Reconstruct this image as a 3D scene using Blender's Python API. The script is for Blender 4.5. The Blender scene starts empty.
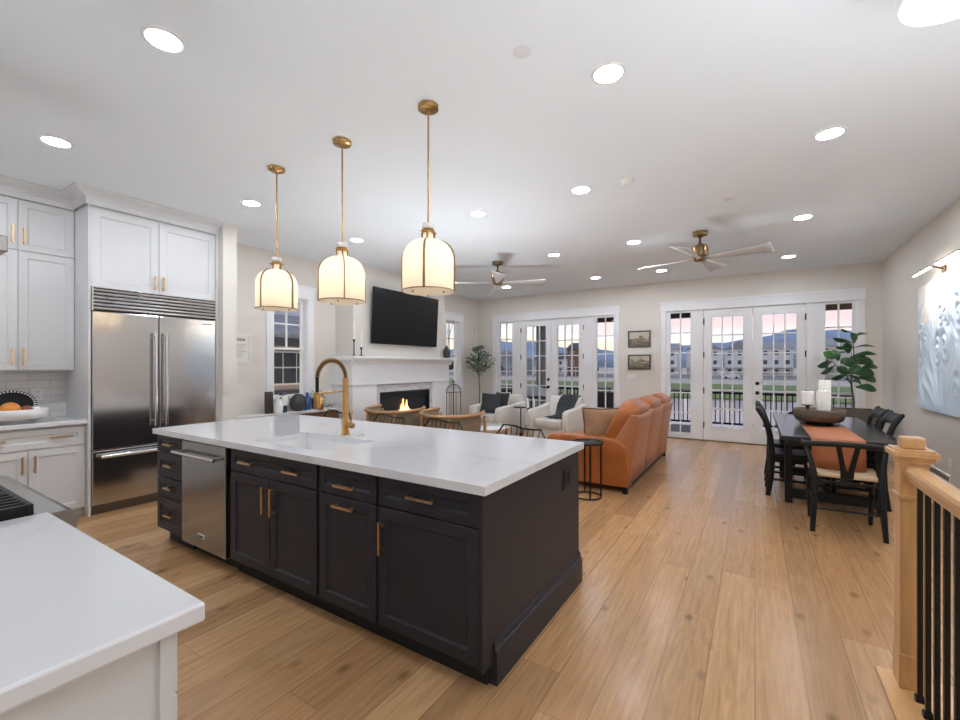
import bpy, bmesh, math, random
from mathutils import Vector, Matrix, noise
rnd = random.Random(11)
SC = bpy.context.scene
COL = SC.collection
PI = math.pi

# ------------------------------------------------------------------ camera, world, exposure
CAM_H = 1.42
cam_data = bpy.data.cameras.new('camera')
cam = bpy.data.objects.new('camera', cam_data)
COL.objects.link(cam)
cam.location = (0, 0, CAM_H)
cam.rotation_euler = (PI / 2, 0, math.atan2(275, 434))
cam_data.sensor_width = 36.0
cam_data.lens = 434 / 960 * 36.0
cam_data.shift_y = 5.5 / 960
cam_data.clip_start = 0.02
cam_data.clip_end = 6000
SC.camera = cam
SC.view_settings.view_transform = 'Standard'
SC.view_settings.look = 'None'
SC.view_settings.gamma = 1
SC.view_settings.use_curve_mapping = False
SC.view_settings.exposure = 0.97
SC.cycles.use_denoising = True
SC.cycles.max_bounces = 10
SC.cycles.diffuse_bounces = 6
SC.cycles.transparent_max_bounces = 16
SC.cycles.sample_clamp_indirect = 6.0
CAN = 112.0         # radiance of the recessed lamps
BULB = 9.5
SKY = 0.72

def soft_light(name, loc, sx, sy, power, rot, col=(1, 1, 1)):
    d = bpy.data.lights.new(name, 'AREA'); d.shape = 'RECTANGLE'; d.size = sx; d.size_y = sy; d.energy = power; d.color = col
    o = bpy.data.objects.new(name, d); COL.objects.link(o); o.location = loc; o.rotation_euler = rot
# three unseen fill lights added to brighten the ceiling, standing in for bounced flash
soft_light('fill_uplight', (1.12, 1.2, 1.08), 0.9, 2.4, 26, (PI, 0, 0), (0.90, 0.95, 1.0))
soft_light('fill_uplight', (0.3, -1.3, 1.25), 1.5, 2.2, 13, (PI, 0, 0), (0.90, 0.95, 1.0))
soft_light('fill_uplight', (-3.05, 4.15, 0.85), 0.7, 0.4, 20, (PI, 0, 0), (0.90, 0.95, 1.0))

world = bpy.data.worlds.new('dusk_sky')
SC.world = world
world.use_nodes = True
wn, wl = world.node_tree.nodes, world.node_tree.links
wn.clear()
w_out = wn.new('ShaderNodeOutputWorld'); w_bg = wn.new('ShaderNodeBackground')
w_tc = wn.new('ShaderNodeTexCoord'); w_sep = wn.new('ShaderNodeSeparateXYZ')
wl.new(w_tc.outputs['Generated'], w_sep.inputs[0])
w_map = wn.new('ShaderNodeMapping'); w_map.inputs['Scale'].default_value = (1.6, 1.6, 14)
wl.new(w_tc.outputs['Generated'], w_map.inputs[0])
w_noise = wn.new('ShaderNodeTexNoise'); w_noise.inputs['Scale'].default_value = 2.2; w_noise.inputs['Detail'].default_value = 5
wl.new(w_map.outputs[0], w_noise.inputs[0])
w_ramp = wn.new('ShaderNodeValToRGB')
w_add = wn.new('ShaderNodeMath'); w_add.operation = 'MULTIPLY_ADD'; w_add.inputs[1].default_value = 0.09; w_add.inputs[2].default_value = -0.045
wl.new(w_noise.outputs[0], w_add.inputs[0])
w_az = wn.new('ShaderNodeMath'); w_az.operation = 'MULTIPLY_ADD'; w_az.inputs[1].default_value = 0.05
wl.new(w_sep.outputs['X'], w_az.inputs[0]); wl.new(w_add.outputs[0], w_az.inputs[2])
w_sum = wn.new('ShaderNodeMath'); w_sum.operation = 'ADD'
wl.new(w_sep.outputs['Z'], w_sum.inputs[0]); wl.new(w_az.outputs[0], w_sum.inputs[1])
wl.new(w_sum.outputs[0], w_ramp.inputs[0])
els = w_ramp.color_ramp.elements
els[0].position = 0.0; els[0].color = (0.95, 0.76, 0.58, 1)
els[1].position = 0.6; els[1].color = (0.50, 0.55, 0.68, 1)
for p_, c_ in ((0.035, (0.95, 0.80, 0.66)), (0.06, (0.80, 0.78, 0.80)), (0.085, (0.82, 0.62, 0.62)), (0.11, (0.64, 0.58, 0.70)), (0.16, (0.50, 0.55, 0.72))):
    e_ = els.new(p_); e_.color = (*c_, 1)
wl.new(w_ramp.outputs[0], w_bg.inputs[0]); w_bg.inputs[1].default_value = SKY
wl.new(w_bg.outputs[0], w_out.inputs[0])

# ------------------------------------------------------------------ materials
def nt(name):
    m = bpy.data.materials.new(name); m.use_nodes = True
    t = m.node_tree; b = t.nodes['Principled BSDF']
    return m, t, t.nodes, t.links, b
def srgb(r, g, b):
    f = lambda c: (c / 255 / 12.92) if c <= 10 else ((c / 255 + 0.055) / 1.055) ** 2.4
    return (f(r), f(g), f(b), 1)
def mat(name, col, rough=0.5, metal=0.0, var=0.06, scale=6.0, bump=0.0, bscale=60.0, spec=0.5, stretch=(1, 1, 1), coat=0.0):
    m, t, N, L, b = nt(name)
    tc = N.new('ShaderNodeTexCoord'); mp = N.new('ShaderNodeMapping'); mp.inputs['Scale'].default_value = stretch
    L.new(tc.outputs['Object'], mp.inputs[0])
    n = N.new('ShaderNodeTexNoise'); n.inputs['Scale'].default_value = scale; n.inputs['Detail'].default_value = 4
    L.new(mp.outputs[0], n.inputs[0])
    r = N.new('ShaderNodeValToRGB')
    r.color_ramp.elements[0].position = 0.3; r.color_ramp.elements[1].position = 0.7
    r.color_ramp.elements[0].color = tuple(c * (1 - var) for c in col[:3]) + (1,)
    r.color_ramp.elements[1].color = tuple(min(1, c * (1 + var)) for c in col[:3]) + (1,)
    L.new(n.outputs[0], r.inputs[0]); L.new(r.outputs[0], b.inputs['Base Color'])
    b.inputs['Roughness'].default_value = rough; b.inputs['Metallic'].default_value = metal
    b.inputs['Specular IOR Level'].default_value = spec
    if coat: b.inputs['Coat Weight'].default_value = coat
    if bump:
        n2 = N.new('ShaderNodeTexNoise'); n2.inputs['Scale'].default_value = bscale; n2.inputs['Detail'].default_value = 3
        L.new(mp.outputs[0], n2.inputs[0])
        bp = N.new('ShaderNodeBump'); bp.inputs['Strength'].default_value = bump; bp.inputs['Distance'].default_value = 0.01
        L.new(n2.outputs[0], bp.inputs['Height']); L.new(bp.outputs[0], b.inputs['Normal'])
    return m
def emit_mat(name, col, s):
    m, t, N, L, b = nt(name)
    b.inputs['Base Color'].default_value = (0.8, 0.8, 0.8, 1)
    b.inputs['Emission Color'].default_value = col; b.inputs['Emission Strength'].default_value = s
    return m
def glass_mat(name):
    m, t, N, L, b = nt(name)
    N.remove(b); o = N['Material Output']
    tr = N.new('ShaderNodeBsdfTransparent'); tr.inputs[0].default_value = (0.96, 0.97, 0.97, 1)
    gl = N.new('ShaderNodeBsdfGlossy'); gl.inputs['Roughness'].default_value = 0.01
    lw = N.new('ShaderNodeLayerWeight'); lw.inputs[0].default_value = 0.12
    mu = N.new('ShaderNodeMath'); mu.operation = 'MULTIPLY'; mu.inputs[1].default_value = 0.55
    L.new(lw.outputs['Fresnel'], mu.inputs[0])
    mx = N.new('ShaderNodeMixShader'); L.new(mu.outputs[0], mx.inputs[0]); L.new(tr.outputs[0], mx.inputs[1]); L.new(gl.outputs[0], mx.inputs[2])
    L.new(mx.outputs[0], o.inputs[0])
    return m
def plank_mat(name, width, length, cols, rough, gap=(0.16, 0.09, 0.05), grain=1.0, knots=True, gap_w=0.006):
    """boards running along object Y"""
    m, t, N, L, b = nt(name)
    def math_(op, a=None, bb=None, c=None):
        n = N.new('ShaderNodeMath'); n.operation = op
        for i, v in enumerate((a, bb, c)):
            if v is None: continue
            if isinstance(v, (int, float)): n.inputs[i].default_value = v
            else: L.new(v, n.inputs[i])
        return n.outputs[0]
    tc = N.new('ShaderNodeTexCoord'); sp = N.new('ShaderNodeSeparateXYZ'); L.new(tc.outputs['Object'], sp.inputs[0])
    xs = math_('DIVIDE', sp.outputs[0], width); xi = math_('FLOOR', xs); xf = math_('SUBTRACT', xs, xi)
    w1 = N.new('ShaderNodeTexWhiteNoise'); w1.noise_dimensions = '1D'; L.new(xi, w1.inputs['W'])
    ys = math_('ADD', math_('DIVIDE', sp.outputs[1], length), math_('MULTIPLY', w1.outputs[0], 7.3)); yi = math_('FLOOR', ys); yf = math_('SUBTRACT', ys, yi)
    pid = math_('ADD', math_('MULTIPLY', xi, 13.37), math_('MULTIPLY', yi, 5.91))
    w2 = N.new('ShaderNodeTexWhiteNoise'); w2.noise_dimensions = '1D'; L.new(pid, w2.inputs['W'])
    cr = N.new('ShaderNodeValToRGB'); e = cr.color_ramp.elements
    e[0].color = (*cols[0], 1); e[1].color = (*cols[-1], 1)
    for i, c in enumerate(cols[1:-1]):
        q = e.new((i + 1) / (len(cols) - 1)); q.color = (*c, 1)
    L.new(w2.outputs[0], cr.inputs[0])
    cb = N.new('ShaderNodeCombineXYZ')
    L.new(math_('MULTIPLY', sp.outputs[0], 13.0), cb.inputs[0]); L.new(math_('MULTIPLY', sp.outputs[1], 1.3), cb.inputs[1]); L.new(math_('MULTIPLY', pid, 3.1), cb.inputs[2])
    gn = N.new('ShaderNodeTexNoise'); gn.inputs['Scale'].default_value = 1.6; gn.inputs['Detail'].default_value = 6; gn.inputs['Distortion'].default_value = 2.2
    L.new(cb.outputs[0], gn.inputs[0])
    wv = N.new('ShaderNodeTexWave'); wv.inputs['Scale'].default_value = 0.55; wv.inputs['Distortion'].default_value = 7.0; wv.inputs['Detail'].default_value = 2.0; wv.inputs['Detail Scale'].default_value = 0.35
    L.new(cb.outputs[0], wv.inputs[0])
    g = math_('ADD', math_('MULTIPLY', gn.outputs[0], 0.62 * grain), math_('MULTIPLY', wv.outputs[0], 0.05 * grain))
    cb2 = N.new('ShaderNodeCombineXYZ')
    L.new(math_('MULTIPLY', sp.outputs[0], 95.0), cb2.inputs[0]); L.new(math_('MULTIPLY', sp.outputs[1], 3.0), cb2.inputs[1]); L.new(pid, cb2.inputs[2])
    gf = N.new('ShaderNodeTexNoise'); gf.inputs['Scale'].default_value = 1.0; gf.inputs['Detail'].default_value = 3
    L.new(cb2.outputs[0], gf.inputs[0])
    g = math_('ADD', g, math_('MULTIPLY', math_('SUBTRACT', gf.outputs[0], 0.5), 0.55 * grain))
    val = math_('ADD', math_('MULTIPLY', g, -0.75), 1.26)
    mx = N.new('ShaderNodeMix'); mx.data_type = 'RGBA'; mx.blend_type = 'MULTIPLY'; mx.inputs[0].default_value = 1
    L.new(cr.outputs[0], mx.inputs[6])
    cv = N.new('ShaderNodeCombineColor')
    for i in range(3): L.new(math_('POWER', val, (0.85, 1.0, 1.2)[i]), cv.inputs[i])
    L.new(cv.outputs[0], mx.inputs[7])
    last = mx.outputs[2]
    if knots:
        vo = N.new('ShaderNodeTexVoronoi'); vo.inputs['Scale'].default_value = 1.0
        kb = N.new('ShaderNodeCombineXYZ'); L.new(math_('MULTIPLY', sp.outputs[0], 5.5), kb.inputs[0]); L.new(math_('MULTIPLY', sp.outputs[1], 3.0), kb.inputs[1]); L.new(math_('MULTIPLY', pid, 0.7), kb.inputs[2])
        L.new(kb.outputs[0], vo.inputs[0])
        k = N.new('ShaderNodeMapRange'); k.inputs[1].default_value = 0.03; k.inputs[2].default_value = 0.17; k.inputs[3].default_value = 0.6; k.inputs[4].default_value = 0.0
        L.new(vo.outputs['Distance'], k.inputs[0])
        m2 = N.new('ShaderNodeMix'); m2.data_type = 'RGBA'; L.new(k.outputs[0], m2.inputs[0]); L.new(last, m2.inputs[6]); m2.inputs[7].default_value = (0.09, 0.045, 0.02, 1)
        last = m2.outputs[2]
    gw = gap_w / width
    ed = math_('MAXIMUM', math_('MAXIMUM', math_('LESS_THAN', xf, gw), math_('GREATER_THAN', xf, 1 - gw)), math_('LESS_THAN', yf, gap_w / length * 1.2))
    m3 = N.new('ShaderNodeMix'); m3.data_type = 'RGBA'; L.new(math_('MULTIPLY', ed, 0.42), m3.inputs[0]); L.new(last, m3.inputs[6]); m3.inputs[7].default_value = (*gap, 1)
    L.new(m3.outputs[2], b.inputs['Base Color'])
    b.inputs['Roughness'].default_value = rough; b.inputs['Coat Weight'].default_value = 0.05 if knots else 0.0; b.inputs['Coat Roughness'].default_value = 0.16
    bp = N.new('ShaderNodeBump'); bp.inputs['Strength'].default_value = 0.12; bp.inputs['Distance'].default_value = 0.004
    L.new(math_('SUBTRACT', val, math_('MULTIPLY', ed, 0.8)), bp.inputs['Height']); L.new(bp.outputs[0], b.inputs['Normal'])
    return m
def tile_mat(name, c1, c2, mortar, w, h, rough=0.25, swap=False, axis='yz', msize=0.004):
    m, t, N, L, b = nt(name)
    tc = N.new('ShaderNodeTexCoord'); sp = N.new('ShaderNodeSeparateXYZ'); L.new(tc.outputs['Object'], sp.inputs[0])
    cb = N.new('ShaderNodeCombineXYZ'); L.new(sp.outputs['xyz'.index(axis[0])], cb.inputs[0]); L.new(sp.outputs['xyz'.index(axis[1])], cb.inputs[1])
    br = N.new('ShaderNodeTexBrick'); br.inputs['Color1'].default_value = c1; br.inputs['Color2'].default_value = c2; br.inputs['Mortar'].default_value = mortar
    br.inputs['Scale'].default_value = 1.0; br.inputs['Mortar Size'].default_value = msize; br.inputs['Brick Width'].default_value = w; br.inputs['Row Height'].default_value = h
    L.new(cb.outputs[0], br.inputs[0]); L.new(br.outputs[0], b.inputs['Base Color'])
    b.inputs['Roughness'].default_value = rough
    n2 = N.new('ShaderNodeTexNoise'); n2.inputs['Scale'].default_value = 14
    ad = N.new('ShaderNodeMath'); ad.operation = 'MULTIPLY_ADD'; ad.inputs[1].default_value = -1.0
    L.new(br.outputs['Fac'], ad.inputs[0]); L.new(n2.outputs[0], ad.inputs[2])
    bp = N.new('ShaderNodeBump'); bp.inputs['Strength'].default_value = 0.35; bp.inputs['Distance'].default_value = 0.004
    L.new(ad.outputs[0], bp.inputs['Height']); L.new(bp.outputs[0], b.inputs['Normal'])
    return m
def marble_mat(name, base, vein, rough=0.12, scale=1.6, amount=0.5, lo=0.478, hi=0.522):
    m, t, N, L, b = nt(name)
    tc = N.new('ShaderNodeTexCoord')
    n = N.new('ShaderNodeTexNoise'); n.inputs['Scale'].default_value = scale; n.inputs['Detail'].default_value = 7; n.inputs['Distortion'].default_value = 1.4
    L.new(tc.outputs['Object'], n.inputs[0])
    r = N.new('ShaderNodeValToRGB'); e = r.color_ramp.elements
    e[0].position = lo; e[0].color = base; e[1].position = hi; e[1].color = base
    q = e.new((lo + hi) / 2); q.color = tuple(base[i] * (1 - amount) + vein[i] * amount for i in range(3)) + (1,)
    L.new(n.outputs[0], r.inputs[0])
    n3 = N.new('ShaderNodeTexNoise'); n3.inputs['Scale'].default_value = 1.1
    L.new(tc.outputs['Object'], n3.inputs[0])
    r3 = N.new('ShaderNodeValToRGB'); r3.color_ramp.elements[0].position = 0.45; r3.color_ramp.elements[1].position = 0.62
    L.new(n3.outputs[0], r3.inputs[0])
    mx = N.new('ShaderNodeMix'); mx.data_type = 'RGBA'; L.new(r3.outputs[0], mx.inputs[0]); mx.inputs[6].default_value = base; L.new(r.outputs[0], mx.inputs[7])
    L.new(mx.outputs[2], b.inputs['Base Color']); b.inputs['Roughness'].default_value = rough
    return m
def steel_mat(name, col=(0.47, 0.47, 0.475, 1), rough=0.15, stretch=(1, 1, 90)):
    m, t, N, L, b = nt(name)
    tc = N.new('ShaderNodeTexCoord'); mp = N.new('ShaderNodeMapping'); mp.inputs['Scale'].default_value = stretch
    L.new(tc.outputs['Object'], mp.inputs[0])
    n = N.new('ShaderNodeTexNoise'); n.inputs['Scale'].default_value = 3; n.inputs['Detail'].default_value = 3
    L.new(mp.outputs[0], n.inputs[0])
    mr = N.new('ShaderNodeMapRange'); mr.inputs[3].default_value = rough * 0.8; mr.inputs[4].default_value = rough * 1.25
    L.new(n.outputs[0], mr.inputs[0]); L.new(mr.outputs[0], b.inputs['Roughness'])
    b.inputs['Base Color'].default_value = col; b.inputs['Metallic'].default_value = 1.0
    bp = N.new('ShaderNodeBump'); bp.inputs['Strength'].default_value = 0.02; bp.inputs['Distance'].default_value = 0.002
    L.new(n.outputs[0], bp.inputs['Height']); L.new(bp.outputs[0], b.inputs['Normal'])
    return m
def shade_mat(name, col):
    m, t, N, L, b = nt(name)
    N.remove(b); o = N['Material Output']
    tc = N.new('ShaderNodeTexCoord'); sp = N.new('ShaderNodeSeparateXYZ'); L.new(tc.outputs['Object'], sp.inputs[0])
    at = N.new('ShaderNodeMath'); at.operation = 'ARCTAN2'; L.new(sp.outputs[1], at.inputs[0]); L.new(sp.outputs[0], at.inputs[1])
    mu = N.new('ShaderNodeMath'); mu.operation = 'MULTIPLY'; mu.inputs[1].default_value = 46; L.new(at.outputs[0], mu.inputs[0])
    si = N.new('ShaderNodeMath'); si.operation = 'SINE'; L.new(mu.outputs[0], si.inputs[0])
    bp = N.new('ShaderNodeBump'); bp.inputs['Strength'].default_value = 0.3; bp.inputs['Distance'].default_value = 0.004; L.new(si.outputs[0], bp.inputs['Height'])
    d = N.new('ShaderNodeBsdfDiffuse'); d.inputs[0].default_value = col; L.new(bp.outputs[0], d.inputs['Normal'])
    tr = N.new('ShaderNodeBsdfTranslucent'); tr.inputs[0].default_value = col
    mx = N.new('ShaderNodeMixShader'); mx.inputs[0].default_value = 0.55; L.new(d.outputs[0], mx.inputs[1]); L.new(tr.outputs[0], mx.inputs[2])
    L.new(mx.outputs[0], o.inputs[0])
    return m
def relief_mat(name):
    m, t, N, L, b = nt(name)
    tc = N.new('ShaderNodeTexCoord'); sp = N.new('ShaderNodeSeparateXYZ'); L.new(tc.outputs['Object'], sp.inputs[0])
    n = N.new('ShaderNodeTexNoise'); n.inputs['Scale'].default_value = 2.2; n.inputs['Detail'].default_value = 3; L.new(tc.outputs['Object'], n.inputs[0])
    ad = N.new('ShaderNodeMath'); ad.operation = 'MULTIPLY_ADD'; ad.inputs[1].default_value = 0.55
    L.new(sp.outputs[2], ad.inputs[0]); L.new(n.outputs[0], ad.inputs[2])
    r = N.new('ShaderNodeValToRGB'); e = r.color_ramp.elements
    e[0].position = 0.75; e[0].color = srgb(206, 224, 242); e[1].position = 1.7 / 2; e[1].color = srgb(230, 232, 236)
    q = e.new(0.95); q.color = srgb(226, 224, 222)
    L.new(ad.outputs[0], r.inputs[0]); L.new(r.outputs[0], b.inputs['Base Color']); b.inputs['Roughness'].default_value = 0.55
    return m
def picture_mat(name, seed):
    m, t, N, L, b = nt(name)
    tc = N.new('ShaderNodeTexCoord'); sp = N.new('ShaderNodeSeparateXYZ'); L.new(tc.outputs['Object'], sp.inputs[0])
    mp = N.new('ShaderNodeMapping'); mp.inputs['Scale'].default_value = (5, 5, 14); mp.inputs['Location'].default_value = (seed, seed, 0); L.new(tc.outputs['Object'], mp.inputs[0])
    n = N.new('ShaderNodeTexNoise'); n.inputs['Scale'].default_value = 1.3; n.inputs['Detail'].default_value = 5; L.new(mp.outputs[0], n.inputs[0])
    ad = N.new('ShaderNodeMath'); ad.operation = 'MULTIPLY_ADD'; ad.inputs[1].default_value = 2.3; L.new(sp.outputs[2], ad.inputs[0]); L.new(n.outputs[0], ad.inputs[2])
    r = N.new('ShaderNodeValToRGB'); e = r.color_ramp.elements
    e[0].position = 0.25; e[0].color = (0.10, 0.085, 0.06, 1); e[1].position = 0.75; e[1].color = (0.58, 0.52, 0.42, 1)
    q = e.new(0.42); q.color = (0.30, 0.25, 0.18, 1); q = e.new(0.5); q.color = (0.12, 0.10, 0.07, 1); q = e.new(0.56); q.color = (0.5, 0.44, 0.35, 1)
    L.new(ad.outputs[0], r.inputs[0]); L.new(r.outputs[0], b.inputs['Base Color']); b.inputs['Roughness'].default_value = 0.35
    return m
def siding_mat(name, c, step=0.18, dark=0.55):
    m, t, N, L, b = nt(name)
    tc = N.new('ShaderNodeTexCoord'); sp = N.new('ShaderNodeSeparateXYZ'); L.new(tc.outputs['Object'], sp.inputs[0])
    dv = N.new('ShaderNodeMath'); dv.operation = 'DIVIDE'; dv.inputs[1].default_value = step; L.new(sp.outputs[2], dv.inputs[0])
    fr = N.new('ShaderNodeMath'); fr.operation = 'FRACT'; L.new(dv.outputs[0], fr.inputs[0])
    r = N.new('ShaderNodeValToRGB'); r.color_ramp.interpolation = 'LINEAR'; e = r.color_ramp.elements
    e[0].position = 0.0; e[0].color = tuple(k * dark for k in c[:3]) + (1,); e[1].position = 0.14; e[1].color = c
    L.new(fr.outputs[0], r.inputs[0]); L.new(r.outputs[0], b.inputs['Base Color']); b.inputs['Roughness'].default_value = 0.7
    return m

M = {}
M['wall'] = mat('warm_greige_paint', srgb(222, 217, 210), 0.75, var=0.012, scale=2, bump=0.04, bscale=180)
M['ceiling'] = mat('ceiling_paint', srgb(231, 238, 244), 0.85, var=0.008, scale=2, bump=0.05, bscale=140)
M['speaker'] = mat('speaker_mesh', srgb(222, 223, 226), 0.8, var=0.01)
M['trim'] = mat('white_trim_paint', srgb(236, 237, 240), 0.4, var=0.01)
M['cab_white'] = mat('white_cabinet_paint', srgb(216, 217, 219), 0.38, var=0.012, scale=3)
M['cab_black'] = mat('charcoal_cabinet_paint', srgb(40, 40, 48), 0.48, var=0.05, scale=3, spec=0.35)
M['gap'] = mat('shadow_gap_black', (0.012, 0.012, 0.014, 1), 0.7)
M['floor'] = plank_mat('oak_floor', 0.19, 1.9, [(0.48, 0.262, 0.122), (0.60, 0.35, 0.172), (0.53, 0.295, 0.136), (0.65, 0.40, 0.205), (0.44, 0.25, 0.122), (0.58, 0.328, 0.156)], 0.25, gap_w=0.003, grain=1.3)
M['quartz'] = marble_mat('white_quartz', srgb(226, 227, 231), srgb(150, 150, 156), 0.10, 1.5, 0.2)
M['steel'] = steel_mat('brushed_steel')
M['steel_fridge'] = steel_mat('fridge_steel', (0.62, 0.62, 0.625, 1), 0.15)
M['steel_dw'] = steel_mat('dishwasher_steel', (0.36, 0.36, 0.365, 1), 0.2)
M['steel_h'] = steel_mat('brushed_steel_handle', (0.7, 0.7, 0.7, 1), 0.18)
M['steel_dark'] = steel_mat('dark_steel', (0.16, 0.16, 0.17, 1), 0.3)
M['brass'] = mat('brushed_brass', (0.50, 0.275, 0.095, 1), 0.28, 1.0, var=0.06, scale=20)
M['brass_h'] = mat('satin_brass_pull', (0.74, 0.53, 0.30, 1), 0.3, 1.0, var=0.05, scale=20)
M['brass_old'] = mat('aged_brass', (0.46, 0.29, 0.12, 1), 0.32, 1.0, var=0.1, scale=14)
M['bronze'] = mat('antique_bronze', (0.27, 0.18, 0.10, 1), 0.32, 1.0, var=0.12, scale=14)
M['black'] = mat('matte_black', (0.009, 0.009, 0.010, 1), 0.42, var=0.1, spec=0.25)
M['black_wood'] = mat('black_painted_wood', (0.011, 0.011, 0.012, 1), 0.36, var=0.2, spec=0.28, scale=5, bump=0.05, bscale=30, stretch=(1, 6, 1))
M['table_wood'] = mat('charcoal_stained_wood', (0.020, 0.020, 0.022, 1), 0.22, var=0.3, scale=3, bump=0.06, bscale=20, stretch=(12, 1, 1))
M['iron'] = mat('black_iron', (0.03, 0.028, 0.026, 1), 0.4, 0.8, var=0.1)
M['tile'] = tile_mat('white_subway_tile', srgb(225, 222, 220), srgb(214, 211, 210), srgb(196, 193, 190), 0.30, 0.075, 0.14)
M['marble_tile'] = tile_mat('marble_mosaic', srgb(222, 222, 224), srgb(196, 196, 200), srgb(176, 176, 178), 0.09, 0.035, 0.25, msize=0.003)
M['glass'] = glass_mat('window_glass')
M['screen'] = mat('tv_screen', (0.005, 0.005, 0.006, 1), 0.3, var=0.02, spec=0.2)
M['can_lens'] = emit_mat('lamp_lens', (0.92, 0.975, 1.05, 1), CAN)
M['bulb'] = emit_mat('warm_bulb', (1.0, 0.76, 0.50, 1), BULB)
M['led'] = emit_mat('led_strip', (1.0, 0.93, 0.82, 1), 150)
M['flame'] = emit_mat('gas_flame', (1.0, 0.38, 0.07, 1), 5)
M['shade'] = shade_mat('pleated_linen_shade', (0.88, 0.84, 0.76, 1))
M['leather'] = mat('cognac_leather', (0.37, 0.108, 0.022, 1), 0.36, var=0.22, scale=3.5, bump=0.25, bscale=26, coat=0.15)
M['leather_back'] = mat('cognac_leather_back', (0.42, 0.16, 0.068, 1), 0.38, var=0.16, scale=3.5, bump=0.5, bscale=7, stretch=(1, 3, .35))
M['linen'] = mat('cream_linen', srgb(214, 210, 203), 0.85, var=0.04, scale=30, bump=0.25, bscale=300)
M['white_leather'] = mat('pale_seat_leather', srgb(206, 201, 194), 0.45, var=0.03, scale=8, bump=0.1)
M['charcoal_cloth'] = mat('charcoal_cloth', (0.035, 0.04, 0.046, 1), 0.9, var=0.2, scale=30, bump=0.4, bscale=120)
M['brown_cloth'] = mat('brown_cloth', (0.30, 0.165, 0.085, 1), 0.85, var=0.1, scale=20, bump=0.3, bscale=150)
M['dark_brown'] = mat('dark_brown_trim', (0.07, 0.035, 0.02, 1), 0.6)
M['ash_wood'] = mat('honey_bent_wood', (0.42, 0.235, 0.115, 1), 0.42, var=0.15, scale=6, stretch=(1, 1, 6))
M['olive_cloth'] = mat('taupe_woven_fabric', (0.22, 0.165, 0.10, 1), 0.85, var=0.1, scale=40, bump=0.4, bscale=160)
M['maple'] = mat('clear_finished_oak', (0.60, 0.34, 0.145, 1), 0.3, var=0.12, scale=4, stretch=(8, 8, 1), coat=0.2)
M['maple_h'] = mat('clear_finished_oak_rail', (0.60, 0.34, 0.145, 1), 0.3, var=0.12, scale=4, stretch=(8, 1, 8), coat=0.2)
M['rope'] = mat('woven_paper_cord', (0.62, 0.46, 0.29, 1), 0.8, var=0.12, scale=2, bump=0.7, bscale=10, stretch=(1, 16, 1))
M['runner'] = mat('rust_leather_runner', (0.40, 0.13, 0.05, 1), 0.5, var=0.15, scale=4, bump=0.15, bscale=40)
M['runner_dark'] = mat('grey_runner_end', (0.16, 0.15, 0.16, 1), 0.6, var=0.1)
M['bowl_wood'] = mat('weathered_wood', (0.105, 0.075, 0.055, 1), 0.6, var=0.35, scale=5, bump=0.4, bscale=25, stretch=(1, 1, 6))
M['wax'] = mat('white_wax', (0.88, 0.87, 0.84, 1), 0.5, var=0.01)
M['ceramic'] = mat('white_ceramic', (0.84, 0.84, 0.84, 1), 0.25, var=0.01)
M['dark_ceramic'] = mat('charcoal_ceramic', (0.035, 0.036, 0.04, 1), 0.5, var=0.25, scale=25, bump=0.2)
M['blue_ceramic'] = mat('blue_glaze', (0.03, 0.08, 0.30, 1), 0.2, var=0.2)
M['navy'] = mat('navy_glaze', (0.02, 0.035, 0.09, 1), 0.3, var=0.3)
M['green_glass'] = mat('dark_green_glaze', (0.015, 0.06, 0.03, 1), 0.2, var=0.3)
M['terracotta'] = mat('terracotta', (0.42, 0.22, 0.12, 1), 0.7, var=0.1)
M['orange'] = mat('orange_peel', (0.72, 0.26, 0.04, 1), 0.45, var=0.12, bump=0.2, bscale=80)
M['fruit_red'] = mat('red_brown_peel', (0.28, 0.06, 0.03, 1), 0.4, var=0.3)
M['leaf'] = mat('fig_leaf', (0.022, 0.085, 0.03, 1), 0.32, var=0.4, scale=3)
M['leaf_light'] = mat('young_fig_leaf', (0.06, 0.20, 0.05, 1), 0.35, var=0.2, scale=3)
M['olive_leaf'] = mat('olive_leaf', (0.17, 0.235, 0.175, 1), 0.5, var=0.35, scale=12)
M['bark'] = mat('bark', (0.075, 0.055, 0.04, 1), 0.8, var=0.2, bump=0.3)
M['basket'] = mat('woven_basket', (0.30, 0.20, 0.12, 1), 0.8, var=0.2, scale=20, bump=0.6, bscale=40, stretch=(1, 1, 4))
M['grey_wood'] = mat('grey_wood', (0.085, 0.07, 0.058, 1), 0.55, var=0.25, scale=4, stretch=(1, 8, 1))
M['console_wood'] = mat('walnut_front', (0.15, 0.07, 0.035, 1), 0.4, var=0.25, scale=4, stretch=(1, 1, 8))
M['stone_top'] = mat('grey_stone_top', srgb(190, 187, 183), 0.3, var=0.05, scale=5)
M['art'] = relief_mat('plaster_relief_paint')
M['frame_dark'] = mat('dark_frame', (0.06, 0.048, 0.036, 1), 0.4, var=0.15)
M['plastic'] = mat('white_plastic', srgb(232, 231, 229), 0.4, var=0.01)
M['paper'] = mat('paper', srgb(228, 226, 222), 0.7, var=0.02)
M['ink'] = mat('ink', (0.05, 0.05, 0.05, 1), 0.7)
M['firebox'] = mat('firebox_black', (0.012, 0.014, 0.018, 1), 0.3, var=0.1)
M['log'] = mat('charred_log', (0.05, 0.035, 0.025, 1), 0.8, var=0.4, bump=0.5)
M['fan_blade'] = mat('silver_fan_blade', srgb(205, 204, 203), 0.4, var=0.02)
M['rattan'] = mat('outdoor_wicker', (0.05, 0.04, 0.033, 1), 0.7, var=0.3, scale=30, bump=0.6, bscale=60)

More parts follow.
